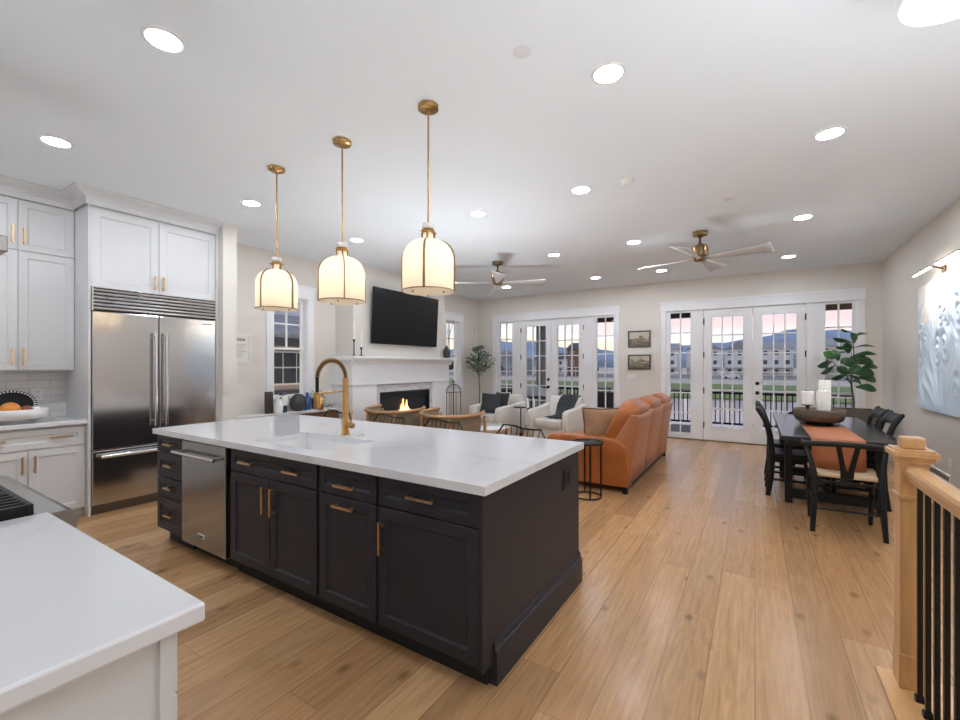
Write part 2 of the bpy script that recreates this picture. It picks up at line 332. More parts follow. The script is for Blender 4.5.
# ------------------------------------------------------------------ mesh helpers
class MB:
    def __init__(s): s.v = []; s.f = []; s.mi = []; s.sm = []; s.cur = 0
    def add(s, vs, fs, smooth=False):
        o = len(s.v); s.v += [tuple(p) for p in vs]
        for f in fs: s.f.append(tuple(i + o for i in f)); s.mi.append(s.cur); s.sm.append(smooth)
        return s
    def box(s, x0, y0, z0, x1, y1, z1, bev=0.0):
        if x0 > x1: x0, x1 = x1, x0
        if y0 > y1: y0, y1 = y1, y0
        if z0 > z1: z0, z1 = z1, z0
        if bev <= 0:
            vs = [(x, y, z) for z in (z0, z1) for y in (y0, y1) for x in (x0, x1)]
            return s.add(vs, [(0, 2, 3, 1), (4, 5, 7, 6), (0, 1, 5, 4), (2, 6, 7, 3), (0, 4, 6, 2), (1, 3, 7, 5)])
        b = min(bev, (x1 - x0) / 2.01, (y1 - y0) / 2.01, (z1 - z0) / 2.01)
        bm = bmesh.new(); bmesh.ops.create_cube(bm, size=1)
        for v in bm.verts: v.co = Vector(((x0 + x1) / 2 + v.co.x * (x1 - x0), (y0 + y1) / 2 + v.co.y * (y1 - y0), (z0 + z1) / 2 + v.co.z * (z1 - z0)))
        bmesh.ops.bevel(bm, geom=bm.edges[:], offset=b, segments=2, affect='EDGES', profile=0.5)
        return s.take(bm)
    def take(s, bm, smooth=False, mtx=None):
        bm.verts.index_update()
        vs = [(mtx @ v.co if mtx else v.co)[:] for v in bm.verts]
        fs = [[v.index for v in f.verts] for f in bm.faces]
        bm.free(); return s.add(vs, fs, smooth)
    def obox(s, O, U, V, N, a, b):
        O, U, V, N = Vector(O), Vector(U), Vector(V), Vector(N)
        P = lambda u, v, n: O + U * u + V * v + N * n
        vs = [P(u, v, n) for n in (a[2], b[2]) for v in (a[1], b[1]) for u in (a[0], b[0])]
        fs = [(0, 2, 3, 1), (4, 5, 7, 6), (0, 1, 5, 4), (2, 6, 7, 3), (0, 4, 6, 2), (1, 3, 7, 5)]
        if U.cross(V).dot(N) < 0: fs = [f[::-1] for f in fs]
        return s.add(vs, fs)
    def bar(s, p, q, w, h, up=(0, 0, 1)):
        p, q = Vector(p), Vector(q); d = (q - p); L = d.length; d.normalize()
        up = Vector(up)
        if abs(d.dot(up)) > 0.99: up = Vector((1, 0, 0))
        r = d.cross(up).normalized(); u = r.cross(d)
        return s.obox(p, r, u, -d, (-w / 2, -h / 2, -L), (w / 2, h / 2, 0))
    def tube(s, pts, r, n=8, closed=False, cap=True, flat=None):
        pts = [Vector(p) for p in pts]; k = len(pts)
        rs = r if isinstance(r, (list, tuple)) else [r] * k
        tang = []
        for i in range(k):
            a = pts[(i - 1) % k] if (closed or i > 0) else pts[i]
            b = pts[(i + 1) % k] if (closed or i < k - 1) else pts[i]
            tang.append((b - a).normalized())
        ref = Vector((0, 0, 1)) if abs(tang[0].z) < 0.9 else Vector((1, 0, 0))
        nrm = (ref - tang[0] * ref.dot(tang[0])).normalized()
        vs = []
        for i in range(k):
            nrm = (nrm - tang[i] * nrm.dot(tang[i]))
            nrm = nrm.normalized() if nrm.length > 1e-6 else tang[i].orthogonal().normalized()
            bn = tang[i].cross(nrm)
            for j in range(n):
                a = 2 * PI * j / n
                fa, fb = (1, 1) if flat is None else flat
                vs.append(pts[i] + nrm * (math.cos(a) * rs[i] * fa) + bn * (math.sin(a) * rs[i] * fb))
        fs = []
        for i in range(k if closed else k - 1):
            i2 = (i + 1) % k
            for j in range(n):
                j2 = (j + 1) % n
                fs.append((i * n + j, i * n + j2, i2 * n + j2, i2 * n + j))
        s.add(vs, fs, True)
        if cap and not closed:
            s.add([vs[j] for j in range(n)][::-1], [tuple(range(n))])
            s.add(vs[-n:], [tuple(range(n))])
        return s
    def lathe(s, prof, n=24, c=(0, 0, 0), sx=1.0, sy=1.0):
        vs = []; fs = []; k = len(prof)
        for r, z in prof:
            for j in range(n):
                a = 2 * PI * j / n
                vs.append((c[0] + r * math.cos(a) * sx, c[1] + r * math.sin(a) * sy, c[2] + z))
        for i in range(k - 1):
            for j in range(n):
                j2 = (j + 1) % n
                fs.append((i * n + j, i * n + j2, (i + 1) * n + j2, (i + 1) * n + j))
        s.add(vs, fs, True)
        if prof[0][0] > 1e-5: s.add([vs[j] for j in range(n)][::-1], [tuple(range(n))])
        if prof[-1][0] > 1e-5: s.add(vs[-n:], [tuple(range(n))])
        return s
    def cyl(s, c, r, z0, z1, n=24): return s.lathe([(r, z0), (r, z1)], n, c)
    def prism(s, poly, a, b, axis='z', smooth=False):
        """poly: 2-D points; extruded from a to b along axis"""
        if axis == 'z': P = lambda p, t: (p[0], p[1], t)
        elif axis == 'y': P = lambda p, t: (p[0], t, p[1])
        else: P = lambda p, t: (t, p[0], p[1])
        n = len(poly); vs = [P(p, a) for p in poly] + [P(p, b) for p in poly]
        ar = sum(poly[i][0] * poly[(i + 1) % n][1] - poly[(i + 1) % n][0] * poly[i][1] for i in range(n))
        flip = (ar < 0) ^ (b < a) ^ (axis == 'y')
        side = [(i, (i + 1) % n, (i + 1) % n + n, i + n) for i in range(n)]
        caps = [tuple(range(n))[::-1], tuple(range(n, 2 * n))]
        if flip: side = [f[::-1] for f in side]; caps = [f[::-1] for f in caps]
        s.add(vs, side, smooth)
        return s.add(vs, caps)
    def cushion(s, cx, cy, cz, hx, hy, hz, e=0.35, n=14, mtx=None, puff=0.0):
        """superellipsoid-like soft block"""
        vs = []; fs = []
        sg = lambda c, p: math.copysign(abs(c) ** p, c)
        nu, nv = n * 2, n
        for i in range(nv + 1):
            ph = -PI / 2 + PI * i / nv
            for j in range(nu):
                th = 2 * PI * j / nu
                x = sg(math.cos(ph), e) * sg(math.cos(th), e); y = sg(math.cos(ph), e) * sg(math.sin(th), e); z = sg(math.sin(ph), e)
                p = Vector((x * hx, y * hy, z * hz * (1 + puff * (1 - x * x) * (1 - y * y))))
                if mtx: p = mtx @ p
                vs.append((p.x + cx, p.y + cy, p.z + cz))
        for i in range(nv):
            for j in range(nu):
                j2 = (j + 1) % nu
                fs.append((i * nu + j, i * nu + j2, (i + 1) * nu + j2, (i + 1) * nu + j))
        return s.add(vs, fs, True)
    def sheet(s, grid, thick=0.0):
        """grid[i][j] points -> surface with optional thickness along normals"""
        a, b = len(grid), len(grid[0]); vs = [Vector(p) for row in grid for p in row]
        fs = [(i * b + j, i * b + j + 1, (i + 1) * b + j + 1, (i + 1) * b + j) for i in range(a - 1) for j in range(b - 1)]
        if not thick: return s.add(vs, fs, True)
        nr = [Vector((0, 0, 0)) for _ in vs]
        for f in fs:
            n_ = (vs[f[1]] - vs[f[0]]).cross(vs[f[3]] - vs[f[0]])
            for i in f: nr[i] += n_
        o = [v - (n_.normalized() if n_.length > 1e-9 else Vector((0, 0, 1))) * thick for v, n_ in zip(vs, nr)]
        m_ = len(vs); allv = vs + o
        ff = list(fs) + [tuple(i + m_ for i in f[::-1]) for f in fs]
        bd = [j for j in range(b)] + [i * b + b - 1 for i in range(1, a)] + [(a - 1) * b + j for j in range(b - 2, -1, -1)] + [i * b for i in range(a - 2, 0, -1)]
        for i in range(len(bd)):
            p, q = bd[i], bd[(i + 1) % len(bd)]; ff.append((q, p, p + m_, q + m_))
        return s.add(allv, ff, True)
    def build(s, name, m, parent=None, label=None, kind=None, cat=None, group=None):
        off = Vector((0, 0, 0)); q = parent
        while q is not None: off += q.location; q = q.parent
        me = bpy.data.meshes.new(name)
        me.from_pydata([tuple(Vector(v) - off) for v in s.v], [], s.f)
        ms = m if isinstance(m, (list, tuple)) else [m]
        for x in ms: me.materials.append(M[x] if isinstance(x, str) else x)
        me.polygons.foreach_set('material_index', s.mi); me.polygons.foreach_set('use_smooth', s.sm)
        me.update()
        o = bpy.data.objects.new(name, me); COL.objects.link(o); o.parent = parent
        if label: o['label'] = label
        if kind: o['kind'] = kind
        if cat: o['category'] = cat
        if group: o['group'] = group
        return o
def recenter(o, c):
    """put a top-level mesh's origin at c"""
    c = Vector(c); o.data.transform(Matrix.Translation(-c)); o.location = c; return o
def thing(name, label, cat, loc=(0, 0, 0), group=None):
    o = bpy.data.objects.new(name, None); COL.objects.link(o); o.location = loc
    o['label'] = label; o['category'] = cat
    o.empty_display_size = 0.1
    if group: o['group'] = group
    return o
def single(name, mb, m, label, cat, c=None, group=None):
    o = mb.build(name, m, None, label, None, cat, group)
    if c is not None: recenter(o, c)
    return o
def struct(name, mb, m, parent=None):
    return mb.build(name, m, parent, kind=None if parent else 'structure')
def sthing(name, loc=(0, 0, 0)):
    o = bpy.data.objects.new(name, None); COL.objects.link(o); o.location = loc; o['kind'] = 'structure'; return o
def dup(root, loc, rotz, label, group=None):
    def cp(o, par):
        c = o.copy(); COL.objects.link(c); c.parent = par
        for ch in list(o.children): cp(ch, c)
        return c
    r = cp(root, None); r.location = loc; r.rotation_euler = (0, 0, rotz); r['label'] = label
    if group: r['group'] = group
    return r
def arc(c, r, a0, a1, n, z=None, plane='xy'):
    out = []
    for i in range(n + 1):
        a = a0 + (a1 - a0) * i / n
        x, y = r * math.cos(a), r * math.sin(a)
        if plane == 'xy': out.append((c[0] + x, c[1] + y, c[2]))
        elif plane == 'yz': out.append((c[0], c[1] + x, c[2] + y))
        else: out.append((c[0] + x, c[1], c[2] + y))
    return out
X, Y, Z = Vector((1, 0, 0)), Vector((0, 1, 0)), Vector((0, 0, 1))

def shaker(name, parent, m, O, U, V, N, w, h, fr=0.058, t=0.02, rec=0.009, label=None):
    """flat-frame door or drawer front whose lower-left back corner is O"""
    O, U, V, N = Vector(O), Vector(U), Vector(V), Vector(N)
    fr = min(fr, h * 0.3, w * 0.3)
    P = lambda u, v, n: O + U * u + V * v + N * n
    def ring(i, n): return [P(i, i, n), P(w - i, i, n), P(w - i, h - i, n), P(i, h - i, n)]
    rs = ring(0, 0) + ring(0, t - 0.002) + ring(0.002, t) + ring(fr, t) + ring(fr + 0.004, t - rec * 0.35) + ring(fr + 0.011, t - rec)
    fs = [(3, 2, 1, 0)]
    for k in range(5):
        for i in range(4):
            j = (i + 1) % 4; fs.append((k * 4 + i, k * 4 + j, k * 4 + 4 + j, k * 4 + 4 + i))
    fs.append((20, 21, 22, 23))
    if U.cross(V).dot(N) < 0: fs = [f[::-1] for f in fs]
    return MB().add(rs, fs).build(name, m, parent, label)
def pull(parent, O, A, N, L, name='handle', m='brass_h', th=0.013, so=0.032, B=None):
    """bar handle centred at O on the face, bar along A"""
    O, A, N = Vector(O), Vector(A), Vector(N); B = A.cross(N)
    mb = MB()
    mb.obox(O, A, B, N, (-L / 2, -th / 2, so - th), (L / 2, th / 2, so))
    for s in (-1, 1):
        mb.obox(O, A, B, N, (s * L * 0.36 - th / 2, -th / 2, 0), (s * L * 0.36 + th / 2, th / 2, so - th * 0.5))
    return mb.build(name, m, parent)
# ------------------------------------------------------------------ the setting
CEIL = 3.07; XL = -5.90; XR = 1.70; YF = 9.20
mb = MB()
mb.box(XL, -3.2, -0.12, 0.50, YF, 0); mb.box(0.50, 2.50, -0.12, XR, YF, 0); mb.box(0.50, -3.2, -0.12, XR, -0.9, 0)
struct('floor', mb, 'floor')
struct('ceiling', MB().box(XL - 0.18, -3.35, CEIL, XR + 0.18, YF + 0.18, CEIL + 0.15), 'ceiling')
def wall_with_holes(name, axis, a0, a1, b0, b1, z0, z1, holes, m='wall'):
    """wall slab; runs along axis from a0 to a1, thick b0..b1, holes (p0,p1,q0,q1) in run x height"""
    mb = MB()
    def bx(p0, p1, q0, q1):
        if p1 - p0 < 1e-4 or q1 - q0 < 1e-4: return
        if axis == 'y': mb.box(b0, p0, q0, b1, p1, q1)
        else: mb.box(p0, b0, q0, p1, b1, q1)
    cur = a0
    for p0, p1, q0, q1 in sorted(holes):
        bx(cur, p0, z0, z1); bx(p0, p1, z0, q0); bx(p0, p1, q1, z1); cur = p1
    bx(cur, a1, z0, z1)
    return struct(name, mb, m)
W1 = (3.71, 4.28); W2 = (7.86, 8.43); WZ = (0.95, 2.45)
wall_with_holes('wall_left', 'y', -0.35, YF + 0.18, XL - 0.18, XL, 0, CEIL, [(*W1, *WZ), (*W2, *WZ)])
DL = (-5.36, -2.48); DR = (-1.49, 1.41); DZ = 2.50
wall_with_holes('wall_far', 'x', XL, XR + 0.18, YF, YF + 0.18, 0, CEIL, [(*DL, 0, DZ), (*DR, 0, DZ)])
wall_with_holes('wall_right', 'y', -3.2, YF, XR, XR + 0.18, -2.9, CEIL, [])
wall_with_holes('wall_range', 'x', XL, -0.92, -0.35, -0.20, 0, CEIL, [])
wall_with_holes('wall_hall', 'y', -3.2, -0.35, -1.07, -0.92, 0, CEIL, [])
wall_with_holes('wall_rear', 'x', -1.07, XR + 0.18, -3.35, -3.2, -2.9, CEIL, [])
struct('wall_wing', MB().box(XL, 2.64, 0, -5.18, 2.80, CEIL), 'wall')
struct('wall_chimney', MB().box(XL, 4.815, 0, -5.47, 7.25, CEIL), 'wall')
# stairwell under the railing
mb = MB()
for i in range(9): mb.box(0.56, 2.46 - 0.27 * (i + 1), -0.19 * (i + 1) - 0.04, XR, 2.46 - 0.27 * i + 0.02, -0.19 * (i + 1))
struct('floor_stairs', mb, 'maple_h')
mb = MB(); mb.box(0.50, -0.9, -2.9, 0.56, 2.50, -0.12); mb.box(0.56, 2.46, -2.9, XR, 2.50, -0.12)
struct('wall_stairwell', mb, 'wall')
mb = MB(); mb.box(0.475, -0.9, 0.0, 0.665, 2.72, 0.012, 0.004); mb.box(0.665, 2.46, 0.0, XR, 2.72, 0.012, 0.004)
struct('trim_1', mb, 'maple_h')

def base_run(name, segs):
    mb = MB()
    for a, b_, c, d in segs:
        mb.box(a, b_, 0, c, d, 0.135)
        # small stepped cap
        if abs(c - a) < abs(d - b_):
            s = 1 if (a + c) / 2 < -2 else -1
            x0 = min(a, c) if s > 0 else max(a, c); mb.box(x0, b_, 0.135, x0 + s * 0.010, d, 0.15)
        else: mb.box(a, max(b_, d), 0.135, c, max(b_, d) - 0.010, 0.15)
    struct(name, mb, 'trim')
base_run('baseboard_left', [(XL, 2.80, XL + 0.018, 4.74), (XL, 7.33, XL + 0.018, YF)])
base_run('baseboard_far', [(XL + 0.02, YF - 0.018, -5.46, YF), (-2.38, YF - 0.018, -1.59, YF), (1.51, YF - 0.018, XR - 0.02, YF)])
base_run('baseboard_right', [(XR - 0.018, 2.72, XR, YF)])

# windows of the left wall: double-hung, two-by-two panes above
def hung_window(idx, y0, y1):
    w = sthing('window_%d' % idx, (XL, (y0 + y1) / 2, WZ[0]))
    mb = MB(); xi, xo = XL + 0.022, XL
    mb.box(xo, y0 - 0.11, WZ[0] - 0.02, xi, y0, WZ[1]); mb.box(xo, y1, WZ[0] - 0.02, xi, y1 + 0.11, WZ[1])
    mb.box(xo, y0 - 0.12, WZ[1], xi + 0.006, y1 + 0.12, WZ[1] + 0.16); mb.box(xo, y0 - 0.135, WZ[1] + 0.16, xi + 0.022, y1 + 0.135, WZ[1] + 0.195); mb.box(xo, y0 - 0.125, WZ[1] - 0.004, xi + 0.012, y1 + 0.125, WZ[1] + 0.016)
    mb.box(xo, y0 - 0.11, WZ[0] - 0.13, xi - 0.004, y1 + 0.11, WZ[0] - 0.03)
    mb.build('casing', 'trim', w)
    MB().box(XL - 0.10, y0 - 0.13, WZ[0] - 0.03, XL + 0.055, y1 + 0.13, WZ[0], 0.005).build('sill', 'trim', w)
    mb = MB()
    for a, b_ in ((y0, y0 + 0.012), (y1 - 0.012, y1)): mb.box(XL - 0.18, a, WZ[0], XL, b_, WZ[1])
    mb.box(XL - 0.18, y0, WZ[1] - 0.012, XL, y1, WZ[1]); mb.build('jamb', 'trim', w)
    mid = 1.675
    def sash(nm, z0, z1, xo, cross):
        mb = MB(); f = 0.036
        mb.box(xo - 0.03, y0 + 0.012, z0, xo, y0 + 0.012 + f, z1); mb.box(xo - 0.03, y1 - 0.012 - f, z0, xo, y1 - 0.012, z1)
        mb.box(xo - 0.03, y0 + 0.012 + f, z1 - f, xo, y1 - 0.012 - f, z1); mb.box(xo - 0.03, y0 + 0.012 + f, z0, xo, y1 - 0.012 - f, z0 + f)
        s = mb.build(nm, 'trim', w)
        if cross:
            mb = MB(); ym = (y0 + y1) / 2; zm = (z0 + z1) / 2
            mb.box(xo - 0.027, ym - 0.011, z0 + f, xo - 0.003, ym + 0.011, z1 - f); mb.box(xo - 0.026, y0 + 0.05, zm - 0.011, xo - 0.004, y1 - 0.05, zm + 0.011)
            mb.build('muntin_grid', 'trim', s)
        MB().box(xo - 0.017, y0 + 0.014 + f, z0 + f, xo - 0.013, y1 - 0.014 - f, z1 - f).build('pane', 'glass', s)
    sash('upper_sash', mid - 0.018, WZ[1] - 0.012, XL - 0.10, True)
    sash('lower_sash', WZ[0], mid + 0.018, XL - 0.065, False)
hung_window(1, *W1); hung_window(2, *W2)

# french doors with sidelights in the far wall
def glazed(parent, nm, x0, x1, z0, z1, g, cols, rows, m='trim', y=YF + 0.01, th=0.045, mun=0.022):
    gx0, gx1, gz0, gz1 = g; mb = MB()
    mb.box(x0, y, z0, gx0, y + th, z1); mb.box(gx1, y, z0, x1, y + th, z1); mb.box(gx0, y, z0, gx1, y + th, gz0); mb.box(gx0, y, gz1, gx1, y + th, z1)
    r = 0.02     # raised lip round the glass
    for a, b_, c, d in ((gx0 - r, gz0 - r, gx0, gz1 + r), (gx1, gz0 - r, gx1 + r, gz1 + r), (gx0, gz0 - r, gx1, gz0), (gx0, gz1, gx1, gz1 + r)): mb.box(a, y - 0.008, b_, c, y, d)
    o = mb.build(nm, m, parent); mb = MB()
    for i in range(1, cols):
        xm = gx0 + (gx1 - gx0) * i / cols; mb.box(xm - mun / 2, y + 0.006, gz0, xm + mun / 2, y + th - 0.006, gz1)
    for i in range(1, rows):
        zm = gz0 + (gz1 - gz0) * i / rows; mb.box(gx0, y + 0.008, zm - mun / 2, gx1, y + th - 0.008, zm + mun / 2)
    mb.build('muntin_grid', m, o)
    MB().box(gx0, y + th * 0.5 - 0.002, gz0, gx1, y + th * 0.5 + 0.002, gz1).build('pane', 'glass', o)
    return o
def hinge(parent, x, z):
    MB().box(x - 0.012, YF - 0.004, z - 0.055, x + 0.012, YF + 0.012, z + 0.055, 0.003).build('hinge', 'black', parent)
def door_leaf(idx, x0, x1, g, hx, knob=None):
    d = sthing('door_%d' % idx, ((x0 + x1) / 2, YF + 0.01, 0.0))
    glazed(d, 'leaf', x0, x1, 0.02, 2.475, g, 3, 6)
    for z in (0.30, 0.95, 1.62, 2.25): hinge(d, hx, z)
    if knob is not None:
        for z, nm, r in ((1.10, 'deadbolt', 0.032), (0.93, 'door_knob', 0.034)):
            o = MB(); bm = bmesh.new(); bmesh.ops.create_cone(bm, cap_ends=True, segments=20, radius1=r, radius2=r * 0.92, depth=0.014)
            o.take(bm, False, Matrix.Translation((knob, YF + 0.003, z)) @ Matrix.Rotation(PI / 2, 4, 'X'))
            if nm == 'door_knob':
                o.tube([(knob, YF, z), (knob, YF - 0.045, z)], 0.011); o.cushion(knob, YF - 0.055, z, 0.028, 0.02, 0.028, 1.0, 10)
            else: o.box(knob - 0.006, YF - 0.022, z - 0.016, knob + 0.006, YF, z + 0.016)
            o.build(nm, 'black', d)
def french_unit(tidx, D, leaves, lights, widx, didx, knob_leaf):
    c0, c1 = D; yi = YF - 0.022; mb = MB()
    for a, b_ in ((c0 - 0.085, c0 + 0.005), (c1 - 0.005, c1 + 0.085)): mb.box(a, yi, 0, b_, YF, DZ)
    mb.box(c0 - 0.095, yi - 0.006, DZ - 0.01, c1 + 0.095, YF, DZ + 0.135); mb.box(c0 - 0.11, yi - 0.022, DZ + 0.135, c1 + 0.11, YF, DZ + 0.165); mb.box(c0 - 0.1, yi - 0.014, DZ - 0.02, c1 + 0.1, YF, DZ)
    mb.box(c0 + 0.005, YF, DZ - 0.022, c1 - 0.005, YF + 0.18, DZ); mb.box(c0, YF, 0, c0 + 0.012, YF + 0.18, DZ); mb.box(c1 - 0.012, YF, 0, c1, YF + 0.18, DZ)
    mb.box(lights[0][1], YF - 0.006, 0.02, leaves[0][0] - 0.004, YF + 0.10, DZ - 0.02); mb.box(leaves[1][1] + 0.004, YF - 0.006, 0.02, lights[1][0], YF + 0.10, DZ - 0.02)
    struct('trim_%d' % tidx, mb, 'trim')
    struct('trim_%d' % (tidx + 1), MB().box(c0 + 0.012, YF - 0.012, 0, c1 - 0.012, YF + 0.16, 0.018), 'bronze')
    for i, (x0, x1, g) in enumerate(lights):
        w = sthing('window_%d' % (widx + i), ((x0 + x1) / 2, YF + 0.01, 0.0))
        glazed(w, 'sidelight', x0, x1, 0.02, DZ - 0.022, g, 2, 6)
    for i, (x0, x1, g) in enumerate(leaves):
        door_leaf(didx + i, x0, x1, g, x0 + 0.004 if i == 0 else x1 - 0.004, knob_leaf[1] if knob_leaf[0] == i else None)
french_unit(2, DR, [(-0.825, -0.036, (-0.681, -0.184, 0.27, 2.33)), (-0.030, 0.735, (0.113, 0.604, 0.27, 2.33))],
            [(DR[0] + 0.012, -0.93, (-1.405, -1.046, 0.12, 2.44)), (0.86, DR[1] - 0.012, (0.993, 1.339, 0.12, 2.44))], 3, 1, (1, 0.035))
french_unit(4, DL, [(-4.690, -3.925, (-4.549, -4.048, 0.27, 2.33)), (-3.919, -3.154, (-3.761, -3.267, 0.27, 2.33))],
            [(DL[0] + 0.012, -4.82, (-5.255, -4.913, 0.12, 2.44)), (-2.96, DL[1] - 0.012, (-2.867, -2.506, 0.12, 2.44))], 5, 3, (0, -3.985))

# ------------------------------------------------------------------ kitchen island
IY = 1.585      # cabinet boxes' front plane; fronts stand proud of it
def carcass(parent, x0, x1, y0, y1, z0, z1, m, toe=0.11, toe_in=0.06, front='-y'):
    mb = MB(); mb.box(x0, y0, z0 + toe, x1, y1, z1)
    if front == '-y': mb.box(x0, y0 + toe_in, z0, x1, y1, z0 + toe)
    elif front == '+x': mb.box(x0, y0, z0, x1 - toe_in, y1, z0 + toe)
    elif front == '+y': mb.box(x0, y0, z0, x1, y1 - toe_in, z0 + toe)
    return mb.build('carcass', m, parent)
ISL = ('island', )
def island_unit(name, label, x0, x1): return thing(name, label, 'cabinet', ((x0 + x1) / 2, IY, 0))
def ifront(nm, t, x0, x1, z0, z1, fr=0.055): return shaker(nm, t, 'cab_black', (x0, IY, z0), X, Z, -Y, x1 - x0, z1 - z0, fr)
F = IY - 0.02
t = island_unit('drawer_cabinet', 'narrow charcoal island cabinet of four stacked drawers left of the dishwasher', -4.077, -3.654)
carcass(t, -4.05, -3.652, IY, 2.19, 0, 0.874, 'gap')
for z0, z1 in ((0.735, 0.868), (0.543, 0.727), (0.381, 0.535), (0.122, 0.373)):
    d = ifront('drawer', t, -4.075, -3.657, z0, z1, 0.05)
    pull(d, (-3.866, F + (0.009 if False else 0.009), (z0 + z1) / 2 if z1 - z0 < 0.2 else z0 + 0.125), X, -Y, 0.13)
t = thing('dishwasher', 'stainless steel dishwasher built into the dark island between drawers and sink doors', 'dishwasher', (-3.34, IY, 0))
MB().box(-3.648, IY, 0.1, -3.028, 2.18, 0.872).build('body', 'steel_dark', t)
o = MB().box(-3.645, IY - 0.028, 0.105, -3.031, IY, 0.862, 0.006).build('door', 'steel_dw', t)
mb = MB(); mb.tube([(-3.70 + 0.02, IY - 0.075, 0.775), (-3.70 + 0.62, IY - 0.075, 0.775)], 0.0125, 12)
for x in (-3.645, -3.125): mb.box(x - 0.012, IY - 0.075, 0.763, x + 0.012, IY - 0.026, 0.787, 0.003)
mb.build('handle', 'steel_h', o)
MB().box(-3.395, IY - 0.033, 0.178, -3.305, IY - 0.028, 0.212, 0.002).build('badge', 'plastic', o)
MB().box(-3.385, IY - 0.0345, 0.186, -3.315, IY - 0.033, 0.204).build('badge_face', 'steel_dark', o)
MB().box(-3.64, 1.66, 0.0, -3.035, 1.70, 0.1).build('toe_plate', 'gap', t)
t = island_unit('sink_cabinet', 'wide charcoal island cabinet with two doors and long drawer front below the sink', -2.971, -2.074)
carcass(t, -3.026, -2.062, IY, 2.19, 0, 0.65, 'gap')
d = ifront('drawer_front', t, -2.971, -2.078, 0.722, 0.865, 0.05)
for x in (-2.78, -2.30): pull(d, (x, F + 0.009, 0.79), X, -Y, 0.15)
d = ifront('door', t, -2.971, -2.527, 0.122, 0.714); pull(d, (-2.567, F, 0.585), Z, -Y, 0.17)
d = ifront('door', t, -2.522, -2.078, 0.122, 0.714); pull(d, (-2.482, F, 0.585), Z, -Y, 0.17)
t = island_unit('pull_out_cabinet', 'charcoal island cabinet with one drawer above a pull-out door with level handle', -2.054, -1.609)
carcass(t, -2.060, -1.604, IY, 2.19, 0, 0.874, 'gap')
d = ifront('drawer', t, -2.056, -1.611, 0.722, 0.868, 0.05); pull(d, (-1.84, F + 0.009, 0.775), X, -Y, 0.16)
d = ifront('door', t, -2.056, -1.611, 0.122, 0.714); pull(d, (-1.84, F, 0.668), X, -Y, 0.16)
t = island_unit('drawer_and_door_cabinet', 'charcoal island cabinet at the near corner, one drawer over one wide door', -1.596, -0.984)
carcass(t, -1.602, -1.004, IY, 2.19, 0, 0.874, 'gap')
d = ifront('drawer', t, -1.598, -1.001, 0.722, 0.868, 0.05); pull(d, (-1.315, F + 0.009, 0.795), X, -Y, 0.165)
d = ifront('door', t, -1.598, -1.001, 0.122, 0.714); pull(d, (-1.565, F, 0.565), Z, -Y, 0.165)
t = thing('island_end_panel', 'flat charcoal panel closing the near end of the island, with baseboard', 'panel', (-1.0, 2.18, 0))
MB().box(-1.000, IY - 0.016, 0.10, -0.982, 2.765, 0.874).build('panel', 'cab_black', t)
MB().prism([(-1.003, 0), (-0.962, 0), (-0.962, 0.145), (-0.966, 0.155), (-0.972, 0.160), (-0.972, 0.178), (-0.979, 0.192), (-1.003, 0.2)], 1.66, 2.778, 'y').build('baseboard', 'cab_black', t)
t2 = thing('power_outlet', 'black double power outlet on the island end panel under the worktop edge', 'outlet', (-0.98, 2.52, 0.75))
MB().box(-0.982, 2.485, 0.665, -0.976, 2.600, 0.790, 0.003).build('cover_plate', 'black', t2)
for y in (2.515, 2.57): MB().box(-0.976, y - 0.018, 0.69, -0.972, y + 0.018, 0.765, 0.003).build('socket', 'gap', t2)
t = thing('island_back_panel', 'charcoal panels closing the seating side and far end of the island', 'panel', (-2.5, 2.2, 0))
MB().box(-4.05, 2.195, 0.0, -1.004, 2.22, 0.874).build('rear_panel', 'cab_black', t)
MB().box(-4.075, 1.60, 0.11, -4.053, 2.765, 0.874).build('far_end_panel', 'cab_black', t)
# worktop with the sink cut-out
def slab_hole(x0, y0, x1, y1, z0, z1, hx0, hy0, hx1, hy1, bev=0.006):
    bm = bmesh.new()
    o_ = [(x0, y0), (x1, y0), (x1, y1), (x0, y1)]; h_ = [(hx0, hy0), (hx1, hy0), (hx1, hy1), (hx0, hy1)]
    vt = [[bm.verts.new((*p, z)) for p in q] for z in (z0, z1) for q in (o_, h_)]
    ob, hb, ot, ht = vt
    for i in range(4):
        j = (i + 1) % 4
        bm.faces.new((ot[i], ot[j], ht[j], ht[i])); bm.faces.new((ob[j], ob[i], hb[i], hb[j]))
        bm.faces.new((ob[i], ob[j], ot[j], ot[i])); bm.faces.new((hb[j], hb[i], ht[i], ht[j]))
    ed = [e for e in bm.edges if len(e.link_faces) == 2 and e.calc_face_angle(0) > 1.0]
    bmesh.ops.bevel(bm, geom=ed, offset=bev, segments=2, affect='EDGES', profile=0.5)
    return MB().take(bm)
single('island_worktop', slab_hole(-4.09, 1.537, -0.95, 2.773, 0.875, 0.915, -2.86, 1.66, -2.15, 2.07), 'quartz', 'long white veined quartz worktop lying on the dark island', 'worktop', (-2.5, 2.15, 0.875))
t = thing('kitchen_sink', 'white undermount sink basin set into the island worktop', 'sink', (-2.5, 1.865, 0.875))
mb = MB(); a0, a1, b0, b1, zb = -2.872, -2.138, 1.648, 2.082, 0.67
mb.box(a0, b0, zb - 0.012, a1, b1, zb); mb.box(a0, b0, zb, a0 + 0.012, b1, 0.8745); mb.box(a1 - 0.012, b0, zb, a1, b1, 0.8745); mb.box(a0 + 0.012, b0, zb, a1 - 0.012, b0 + 0.012, 0.8745); mb.box(a0 + 0.012, b1 - 0.012, zb, a1 - 0.012, b1, 0.8745)
mb.build('basin', 'ceramic', t)
MB().lathe([(0.0, 0.001), (0.03, 0.002), (0.045, 0.006), (0.047, 0.0), ], 20, (-2.5, 1.9, zb)).build('drain', 'brass', t)
